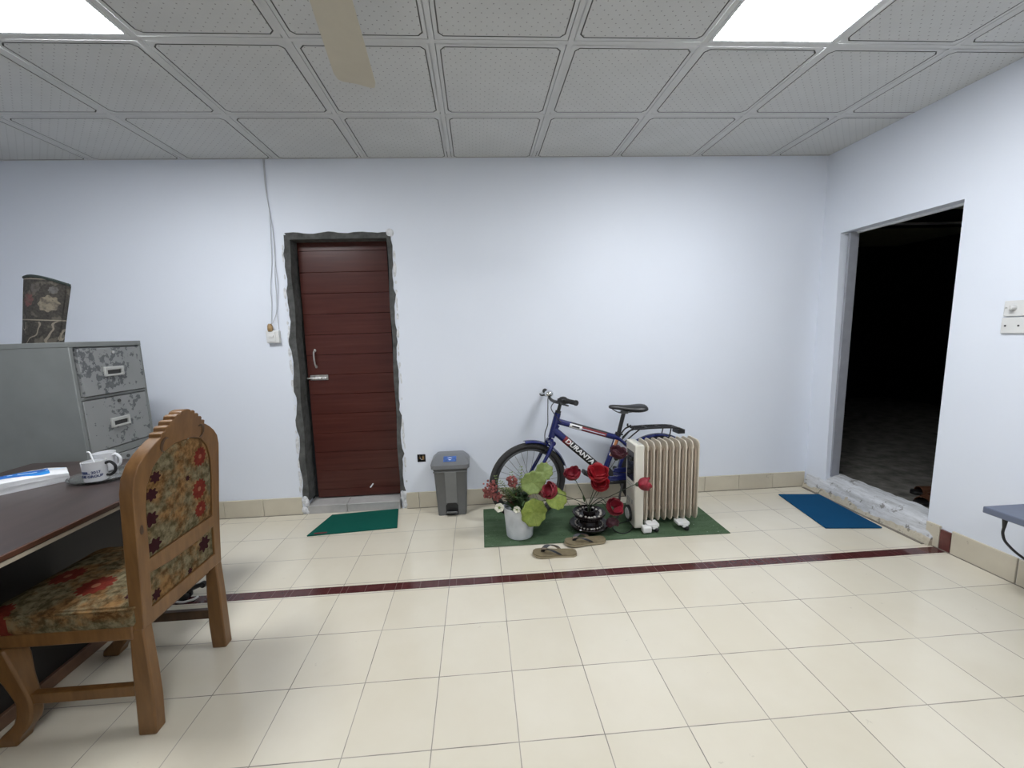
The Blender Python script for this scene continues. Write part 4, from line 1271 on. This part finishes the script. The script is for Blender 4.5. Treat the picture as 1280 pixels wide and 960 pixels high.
# ------------------------------------------------------------------ flip-flops
def flipflop(loc, rot, label):
    t = thing('flip_flop', label, 'flip-flop', loc, rot, group='olive flip-flops in front of the mat')
    half = [(-.128, 0), (-.124, .022), (-.105, .036), (-.06, .037), (0, .038), (.05, .046), (.09, .049), (.12, .040), (.136, .020), (.140, 0)]
    out = half + [(x, -y * (.92 if x > 0 else 1)) for x, y in half[-2:0:-1]]
    bm = B(); plate(bm, out, [], .010, lambda u, v, w: (u, v, .0145 + w + .006 * (u / .13) ** 2 * (u > 0))); obj('footbed', bm, 'sole', t, bevel=.002)
    bm = B(); plate(bm, [(x * 1.01, y * 1.03) for x, y in out], [], .010, lambda u, v, w: (u, v, .005 + w + .006 * (u / .13) ** 2 * (u > 0))); obj('sole', bm, 'sole_edge', t, bevel=.002)
    bm = B()
    for s in (-1, 1):
        c = spline([(.082, .004 * s, .020), (.072, .010 * s, .040), (.040, .030 * s, .052), (-.005, .041 * s, .036), (-.030, .038 * s, .018)], 5)
        A, C, A2, C2 = [], [], [], []
        for k, p in enumerate(c):
            w = .005 + .008 * math.sin(PI * k / (len(c) - 1)) + .003
            A.append(bm.verts.new(p + Vector((w, 0, 0)))); C.append(bm.verts.new(p + Vector((-w, 0, -.002))))
            A2.append(bm.verts.new(p + Vector((w, -s * .003, -.003)))); C2.append(bm.verts.new(p + Vector((-w, -s * .003, -.005))))
        for k in range(len(c) - 1):
            f1 = bm.faces.new((A[k], A[k + 1], C[k + 1], C[k])); f2 = bm.faces.new((A2[k], C2[k], C2[k + 1], A2[k + 1])); f2.material_index = 1
            bm.faces.new((A[k], A2[k], A2[k + 1], A[k + 1])); bm.faces.new((C[k], C[k + 1], C2[k + 1], C2[k]))
    tube(bm, [(.083, 0, .014), (.080, 0, .030)], .004, 6)
    obj('strap', bm, ['strap', 'strap_inner'], t)
flipflop((.428, 2.318, 0), (0, 0, math.radians(176)), 'olive brown flip-flop lying on the cream tiles, left one of the pair')
flipflop((.645, 2.428, .006), (0, 0, math.radians(184)), 'olive brown flip-flop at the green mat edge, right one of the pair')

# ------------------------------------------------------------------ filing cabinet and rolled rug
CXF, CYA, CYB, CZ = -2.10, 2.262, 2.725, 1.375
cab = thing('filing_cabinet', 'grey steel filing cabinet with chipped paint behind the desk at left', 'filing cabinet', (-2.41, 2.4935, 0))
ox, oy = 2.41, -2.4935
bm = B()
cx0, cx1, cy0, cy1 = -.31, .31 - .002, CYA + oy, CYB + oy
bx(bm, cx0 + .001, cx1 - .02, cy0 + .02, cy1 - .02, .002, CZ - .022)
bx(bm, cx0, cx1, cy0 + .001, cy0 + .023, 0, CZ - .027); bx(bm, cx0, cx1, cy1 - .023, cy1 - .001, 0, CZ - .027)
bx(bm, cx0 - .001, cx1 + .001, cy0, cy1, CZ - .028, CZ)
zd = [.05, .385, .405, .742, .765, 1.058, 1.080, 1.347] if False else None
dz = [(.06, .372), (.392, .730), (.772, 1.062), (1.078, 1.343)]
for a, b in ((.0, .06), (.372, .392), (.730, .772), (1.062, 1.078)): bx(bm, cx1 - .03, cx1 - .0007, cy0 + .02, cy1 - .02, a, b)
obj('body', bm, 'cab', cab, bevel=.003)
nm = ['bottom', 'third', 'second', 'top']
for k, (a, b) in enumerate(dz):
    bm = B(); bx(bm, cx1 - .03, cx1 + (.010 if k == 3 else .003), cy0 + .027 + (.008 if k == 3 else 0), cy1 - .026, a + .004, b - .004)
    dr = obj('drawer', bm, 'chipped', cab, bevel=.002)
    xf = cx1 + (.010 if k == 3 else .003)
    zh = b - (.150 if k != 3 else .138); yh = (cy0 + cy1) / 2 - .003
    bm = B(); plate(bm, [(-.062, -.027), (.062, -.027), (.062, .027), (-.062, .027)], [[(-.046, -.016), (.046, -.016), (.046, .008), (-.046, .008)]], .012, lambda u, v_, w: (xf + .004 + w, yh + u, zh + v_)); hd = obj('handle', bm, 'cab_handle', dr, bevel=.003)
    bm = B(); bx(bm, xf - .004, xf + .0015, yh - .046, yh + .046, zh - .016, zh + .008); obj('handle_recess', bm, 'dark_gap', hd, smooth=0)
    bm = B(); lathe(bm, [(0, 0), (.009, 0), (.009, .006), (0, .006)], 14, (xf, yh + .012, b - .030), 'x'); obj('lock', bm, 'steel' if k == 3 else 'dark_gap', dr)
# rug: a stiff curved piece standing on the cabinet, flaring upward
t = thing('rolled_rug', 'dark floral rug piece standing upright on the grey filing cabinet', 'rug', (-2.565, 2.600, CZ))
bm = B()
Hh = .385
rows = []
for k in range(15):
    f = k / 14
    row = []
    for j in range(19):
        g = j / 18 - .5
        half = .103 + .018 * f + .006 * math.sin(f * 3)
        x = 2 * g * half + .100 * f + (.018 * (1 - f) ** 3) * (-1 if g < 0 else .4)
        y = -.030 * math.cos(g * 2.6) - .02 * f + .10 * g * g
        z = Hh * f + (-.052 * (g + .5) - .022 * (2 * g) ** 2 + .012) * f * f
        row.append((x, y, z))
    rows.append(row)
def sheet(rows, th):
    A = [[bm.verts.new(p) for p in r] for r in rows]
    C = [[bm.verts.new((p[0], p[1] + th, p[2])) for p in r] for r in rows]
    n, m_ = len(rows), len(rows[0])
    for i in range(n - 1):
        for j in range(m_ - 1):
            bm.faces.new((A[i][j], A[i][j + 1], A[i + 1][j + 1], A[i + 1][j])); bm.faces.new((C[i][j], C[i + 1][j], C[i + 1][j + 1], C[i][j + 1]))
    for j in range(m_ - 1):
        bm.faces.new((A[0][j], C[0][j], C[0][j + 1], A[0][j + 1])); bm.faces.new((A[-1][j], A[-1][j + 1], C[-1][j + 1], C[-1][j]))
    for i in range(n - 1):
        bm.faces.new((A[i][0], A[i + 1][0], C[i + 1][0], C[i][0])); bm.faces.new((A[i][-1], C[i][-1], C[i + 1][-1], A[i + 1][-1]))
sheet(rows, .008)
# the rest of the roll behind
for r_ in (.9,):
    back = []
    for k in range(15):
        row = []
        for j in range(19):
            a = PI * j / 18
            f = k / 14
            w_ = (.103 + .018 * f)
            row.append((w_ * math.cos(a) * .96 + .100 * f, .0 + .055 * math.sin(a) - .02 * f + .004, (Hh - .045) * f))
        back.append(row)
    sheet(back, .006)
obj('rug', bm, 'rug', t, smooth=50)
bm = B(); tube(bm, [Vector(p) + Vector((0, .004, .003)) for p in rows[-1]], .0085, 6); obj('binding', bm, 'rug_edge', t)

# ------------------------------------------------------------------ desk
TX0, TX1, TY0, TY1, TZ = -2.36, -1.42, .30, 2.240, .75
desk = thing('desk', 'dark brown desk with beige edge strip at left, chair tucked under it', 'desk', ((TX0 + TX1) / 2, (TY0 + TY1) / 2, 0))
dx, dy = -(TX0 + TX1) / 2, -(TY0 + TY1) / 2
def dbx(bm, x0, x1, y0, y1, z0, z1): bx(bm, x0 + dx, x1 + dx, y0 + dy, y1 + dy, z0, z1)
bm = B(); dbx(bm, TX0, TX1 - .004, TY0, TY1 - .004, TZ - .024, TZ); obj('tabletop', bm, 'table', desk, bevel=.002)
bm = B(); dbx(bm, TX1 - .005, TX1 + .002, TY0, TY1, TZ - .018, TZ - .001); dbx(bm, TX0, TX1, TY1 - .005, TY1 + .002, TZ - .018, TZ - .001); obj('edge_band', bm, 'table_edge', desk, bevel=.002)
bm = B(); dbx(bm, TX0, TX1 - .004, TY0, TY1 - .004, TZ - .036, TZ - .0185); obj('edge_strip', bm, 'table_strip', desk, bevel=.001)
bm = B(); dbx(bm, -1.785, -1.765, .45, 2.12, .05, TZ - .036); obj('front_panel', bm, 'table_dark', desk)
bm = B(); dbx(bm, -1.795, -1.750, .45, 2.12, 0, .05); obj('foot_rail', bm, 'table_foot', desk, bevel=.003)
for y in (.42, 2.10): 
    bm = B(); dbx(bm, TX0 + .06, -1.765, y - .018, y + .018, 0, TZ - .036); obj('end_panel', bm, 'table_dark', desk)

# things on the desk
def mug(loc, rz_, label, band):
    t = thing('mug', label, 'mug', loc, (0, 0, rz_), group='white mugs on the glass tray')
    bm = B(); lathe(bm, [(0, 0), (.038, 0), (.0405, .003), (.0415, .010), (.0425, .084), (.0428, .088), (.0395, .088), (.0385, .012), (0, .010)], 32); obj('cup', bm, 'mug', t)
    bm = B(); tube(bm, spline([(.041, 0, .074), (.060, 0, .078), (.076, 0, .058), (.072, 0, .034), (.056, 0, .020), (.041, 0, .020)], 6), .0062, 8); obj('handle', bm, 'black' if band else 'mug', t, label='black mug handle' if band else None)
    if band:
        bm = B(); lathe(bm, [(.0428, .0875), (.0432, .0885), (.0395, .0890), (.0392, .0875)], 32); obj('rim_line', bm, 'grey_print', t)
    return t
MX, MY = -1.718, 1.872
mug((MX, MY, TZ + .009), math.radians(12), 'white mug with dark blue writing and black handle, nearer of two on glass tray', True)
m2 = mug((-1.800, 2.020, TZ + .009), math.radians(-5), 'plain white mug behind the printed one on the glass tray', False)
lt = bpy.data.objects['mug']
for s, z, sz in (('ESBL, 2017', .044, .0155), ('THE GROUP', .027, .0155)):
    bm = text(s, sz, 'x', .0004)
    for vv in bm.verts:
        x, y, zz = vv.co
        a = math.radians(-12) + math.radians(-72) + x / .0428
        r_ = .0425 + zz + .0004
        vv.co = (r_ * math.cos(a), r_ * math.sin(a), z + y)
    obj('lettering', bm, 'mug_print', lt, smooth=0)
bm = B(); tube(bm, spline([(.02, .0, .015), (0, .005, .07), (-.016, .012, .105), (-.022, .014, .122), (-.032, .013, .126)], 5), .0035, 6); tag(obj('teaspoon', bm, 'mug', None, loc=(MX, MY, TZ + .009)), 'white spoon handle sticking out of the printed mug', 'spoon')
bm = B(); lathe(bm, [(0, 0), (.085, 0), (.120, .004), (.135, .013), (.136, .015), (.118, .008), (.085, .0065), (0, .0065)], 40); tag(obj('glass_tray', bm, 'glass', None, loc=(-1.738, 1.950, TZ + .0005)), 'round clear glass tray on the desk under two white mugs', 'tray')
bm = B()
vs = bx(bm, -.155, .155, -.075, .075, 0, .058)
bmesh.ops.subdivide_edges(bm, edges=bm.edges[:], cuts=5, use_grid_fill=True)
rg2 = random.Random(11)
for vv in bm.verts:
    e = abs(vv.co.x) / .155
    if vv.co.z > .03: vv.co.z -= .012 * e ** 4 + .004 * rg2.random() + .008 * (abs(vv.co.y) / .075) ** 6
    if e > .9: vv.co.y *= .94
    if vv.co.z > .002: vv.co += Vector((rg2.uniform(-1, 1), rg2.uniform(-1, 1), 0)) * .002
tag(obj('tissue_pack', bm, 'tissue', None, loc=(-2.020, 1.840, TZ + .0005), rot=(0, 0, math.radians(48)), smooth=50, bevel=.006), 'blue and white wrapped tissue pack lying on the desk', 'tissue pack')

# ------------------------------------------------------------------ carved dining chair
CHX, CHY = -1.42, 1.555
ch = thing('dining_chair', 'carved wooden chair with floral upholstery tucked under the dark desk', 'chair', (CHX, CHY, 0))
def interp(tab, h):
    for (a, b), (c, d) in zip(tab, tab[1:]):
        if h <= c: return b + (d - b) * (h - a) / (c - a)
    return tab[-1][1]
BT = [(0, -1.200), (.38, -1.188), (.65, -1.166), (.9, -1.141), (1.13, -1.094)]
def xb(h): return interp(BT, h) - CHX
def bk(u, v_, w): return (xb(v_) + w, u, v_)
# back frame
half = [(.214, .395), (.214, .55), (.217, .68), (.221, .80), (.223, .88), (.219, .925), (.203, .965), (.175, .995), (.146, 1.016), (.122, 1.030), (.112, 1.034),
        (.113, 1.046), (.104, 1.052), (.094, 1.050), (.093, 1.064), (.084, 1.070), (.074, 1.067), (.072, 1.081), (.062, 1.086), (.052, 1.082), (.050, 1.095), (.040, 1.101), (.028, 1.098), (.024, 1.106), (.012, 1.110)]
outer = half + [(0, 1.1115)] + [(-u, v_) for u, v_ in half[::-1]]
hh = [(.168, .625), (.170, .70), (.173, .80), (.166, .88), (.140, .940), (.098, .978), (.045, .995)]
hole = hh + [(-u, v_) for u, v_ in hh[::-1]]
hole2 = [(.172, .450), (.170, .575), (.08, .563), (-.08, .563), (-.170, .575), (-.172, .450)]
bm = B(); plate(bm, outer, [hole, hole2], .044, bk); obj('back_frame', bm, 'teak', ch, bevel=.0025, seg=2)
FB = fabric('floral_upholstery_back', (1, 2), [(.095, .905, .040), (.085, .775, .042), (.090, .690, .034)], [(-.148, .845, .024), (-.155, .76, .028), (-.145, .66, .030), (-.13, .90, .022), (.02, .842, .012)])
bm = B()
n = 12
cshape = [(u * .985, .81 + (v_ - .81) * .985) for u, v_ in hole]
def bulge(sgn):
    return None
ctr = (0, .80)
loops = []
for (sc, w) in ((1.0, .030), (.93, .040), (.75, .046), (.4, .049)):
    loops.append([(ctr[0] + (u - ctr[0]) * sc, ctr[1] + (v_ - ctr[1]) * sc, w) for u, v_ in cshape])
for sgn in (1, -1):
    R_ = [[bm.verts.new(bk(u, v_, sgn * w * .55)) for u, v_, w in l] for l in loops]
    c0 = bm.verts.new(bk(0, .80, sgn * .0275))
    N = len(R_[0])
    for A, C in zip(R_, R_[1:]):
        for k in range(N): bm.faces.new((A[k], A[(k + 1) % N], C[(k + 1) % N], C[k]))
    for k in range(N): bm.faces.new((R_[-1][k], R_[-1][(k + 1) % N], c0))
obj('back_cushion', bm, FB, ch, smooth=60)
FL_ = fabric('floral_upholstery_low', (1, 2), [], [(-.14, .475, .022), (.12, .525, .035), (.03, .46, .014)])
bm = B(); plate(bm, [(u * .99, .51 + (v_ - .51) * .98) for u, v_ in hole2], [], .028, bk); obj('lower_cushion', bm, FL_, ch)
# carved accents on the frame
bm = B()
for (u, v_, s) in ((-.092, 1.003, 1), (.085, 1.010, -1)):
    pts = [bk(u + s * (.020 * math.cos(a)), v_ + .024 * math.sin(a), 0.0225) for a in [math.radians(60 + 20 * k) for k in range(11)]]
    tube(bm, pts, [.002 + .004 * math.sin(PI * k / 10) for k in range(11)], 6)
vs = sphere(bm, (0, 0, 0), .016, 8, (.25, .5, 1.2)); move(vs, Matrix.Translation(bk(-.196, .745, .021)))
obj('carving', bm, 'teak_dark', ch, label='dark carved grooves on the back frame')
# seat
bm = B(); vs = bx(bm, -.235, .222, -.219, .219, .362, .412); obj('seat_rail', bm, 'teak', ch, bevel=.006)
FS_ = fabric('floral_upholstery_seat', (0, 1), [(.02, -.10, .058), (-.15, -.02, .055), (.05, .12, .05), (-.20, -.215, .05)], [(.19, -.17, .016), (.13, .02, .02)])
bm = B()
loft(bm, [(rrect(.475, .432, .03), .408, (.002, 0)), (rrect(.490, .447, .035), .425, (.002, 0)), (rrect(.490, .447, .035), .468, (.002, 0)), (rrect(.476, .433, .035), .486, (.002, 0)), (rrect(.38, .34, .06), .497, (.002, 0)), (rrect(.18, .15, .06), .501, (.002, 0))])
obj('seat', bm, FS_, ch, smooth=50)
bm = B(); tube(bm, [(x + .002, y, .478) for x, y in rrect(.490, .447, .035)], .0055, 6, True); obj('piping', bm, FS_, bpy.data.objects['seat'])
# legs
def sqpath(bm, pts, sizes):
    R_ = []
    for p, (sx, sy) in zip(pts, sizes):
        R_.append([bm.verts.new((p[0] + ax * sx / 2, p[1] + ay * sy / 2, p[2])) for ax, ay in ((-1, -1), (1, -1), (1, 1), (-1, 1))])
    for A, C in zip(R_, R_[1:]):
        for k in range(4): bm.faces.new((A[k], A[(k + 1) % 4], C[(k + 1) % 4], C[k]))
    bm.faces.new(R_[0][::-1]); bm.faces.new(R_[-1])
for s in (-1, 1):
    bm = B()
    sqpath(bm, [(xb(z) - (.002), s * (.196 + (.006 if z < .1 else 0)), z) for z in (0, .12, .25, .398)], [(.060, .046), (.062, .046), (.058, .044), (.0445, .041)])
    obj('leg', bm, 'teak', ch, bevel=.005)
    bm = B()
    fl = spline([(-.222, s * .196, .365), (-.205, s * .198, .31), (-.185, s * .198, .23), (-.172, s * .196, .15), (-.185, s * .196, .08), (-.228, s * .200, .030), (-.238, s * .200, 0)], 4)
    szs = []
    for p in fl:
        z = p.z
        w_ = interp([(0, .066), (.03, .070), (.08, .056), (.15, .050), (.24, .062), (.31, .082), (.40, .09)], z)
        szs.append((w_, w_ * .85))
    sqpath(bm, fl, szs)
    obj('leg', bm, 'teak', ch, bevel=.007)
    bm = B(); box(bm, ((xb(.16) - .175) / 2, s * .196, .160), (xb(.16) + .175, .024, .040)); obj('stretcher', bm, 'teak' if s < 0 else 'teak_dark', ch, bevel=.003)  # far-side stretcher takes a darker wood colour in place of shade

# small dark caster-like thing on the floor behind the chair
t = thing('castor_wheel', 'black wheeled castor foot with pale strip on floor behind the wooden chair', 'castor', (-1.570, 2.118, 0))
bm = B()
bm.free()
for s in (-1, 1):
    bm = B(); lathe(bm, [(0, -.010), (.022, -.010), (.025, -.006), (.025, .006), (.022, .010), (0, .010)], 18, (-.03, s * .014, .025), 'y'); obj('wheel', bm, 'black', t)
bm = B(); lathe(bm, [(0, -.010), (.016, -.010), (.018, 0), (.016, .010), (0, .010)], 14, (.045, .03, .060), 'y')
obj('knob', bm, 'black', t)
bm = B(); tube(bm, spline([(-.03, 0, .025), (-.01, .0, .05), (.03, .02, .062), (.045, .03, .060)], 4), .012, 8); obj('arm', bm, 'black', t)
bm = B(); tube(bm, spline([(-.065, -.03, .006), (-.02, -.035, .006), (.025, -.025, .012), (.04, -.01, .018)], 4), .006, 6); obj('strip', bm, 'white_plastic', t, label='pale curved strip')

# ------------------------------------------------------------------ ceiling fan (hub above the frame, one blade in view)
FH = Vector((-.345, 1.03, 2.300))
t = thing('ceiling_fan', 'beige ceiling fan with one blade showing at the top left', 'ceiling fan', (FH.x, FH.y, ZC))
hz = FH.z - ZC
bm = B(); tube(bm, [(0, 0, 0), (0, 0, hz + .08)], .012, 12); obj('down_rod', bm, 'fan', t)
bm = B(); lathe(bm, [(0, -.085), (.03, -.085), (.06, -.03), (.06, 0), (0, 0)], 24); obj('canopy', bm, 'fan', t)
bm = B(); lathe(bm, [(0, hz - .05), (.05, hz - .048), (.10, hz - .02), (.105, hz + .02), (.08, hz + .06), (.03, hz + .085), (0, hz + .085)], 32); obj('motor', bm, 'fan', t)
for k in range(3):
    a = math.atan2(.72, -.075) + 2 * PI * k / 3
    bm = B()
    sec = []
    for r_, w_ in ((.18, .052), (.25, .060), (.45, .067), (.68, .074), (.715, .066), (.722, .05)):
        sec.append([bm.verts.new((r_, y, hz + .01 + y * .16 + zz)) for y, zz in ((-w_, 0), (0, .003), (w_, 0), (w_, .003), (0, .006), (-w_, .003))])
    for A, C in zip(sec, sec[1:]):
        for j in range(6): bm.faces.new((A[j], A[(j + 1) % 6], C[(j + 1) % 6], C[j]))
    bm.faces.new(sec[0][::-1]); bm.faces.new(sec[-1])
    bmesh.ops.transform(bm, matrix=rz(a), verts=bm.verts)
    bl = obj('blade', bm, 'fan', t)
    bm = B(); box(bm, (.15, 0, hz + .006), (.14, .035, .006)); bmesh.ops.transform(bm, matrix=rz(a), verts=bm.verts); obj('blade_arm', bm, 'fan', bl)
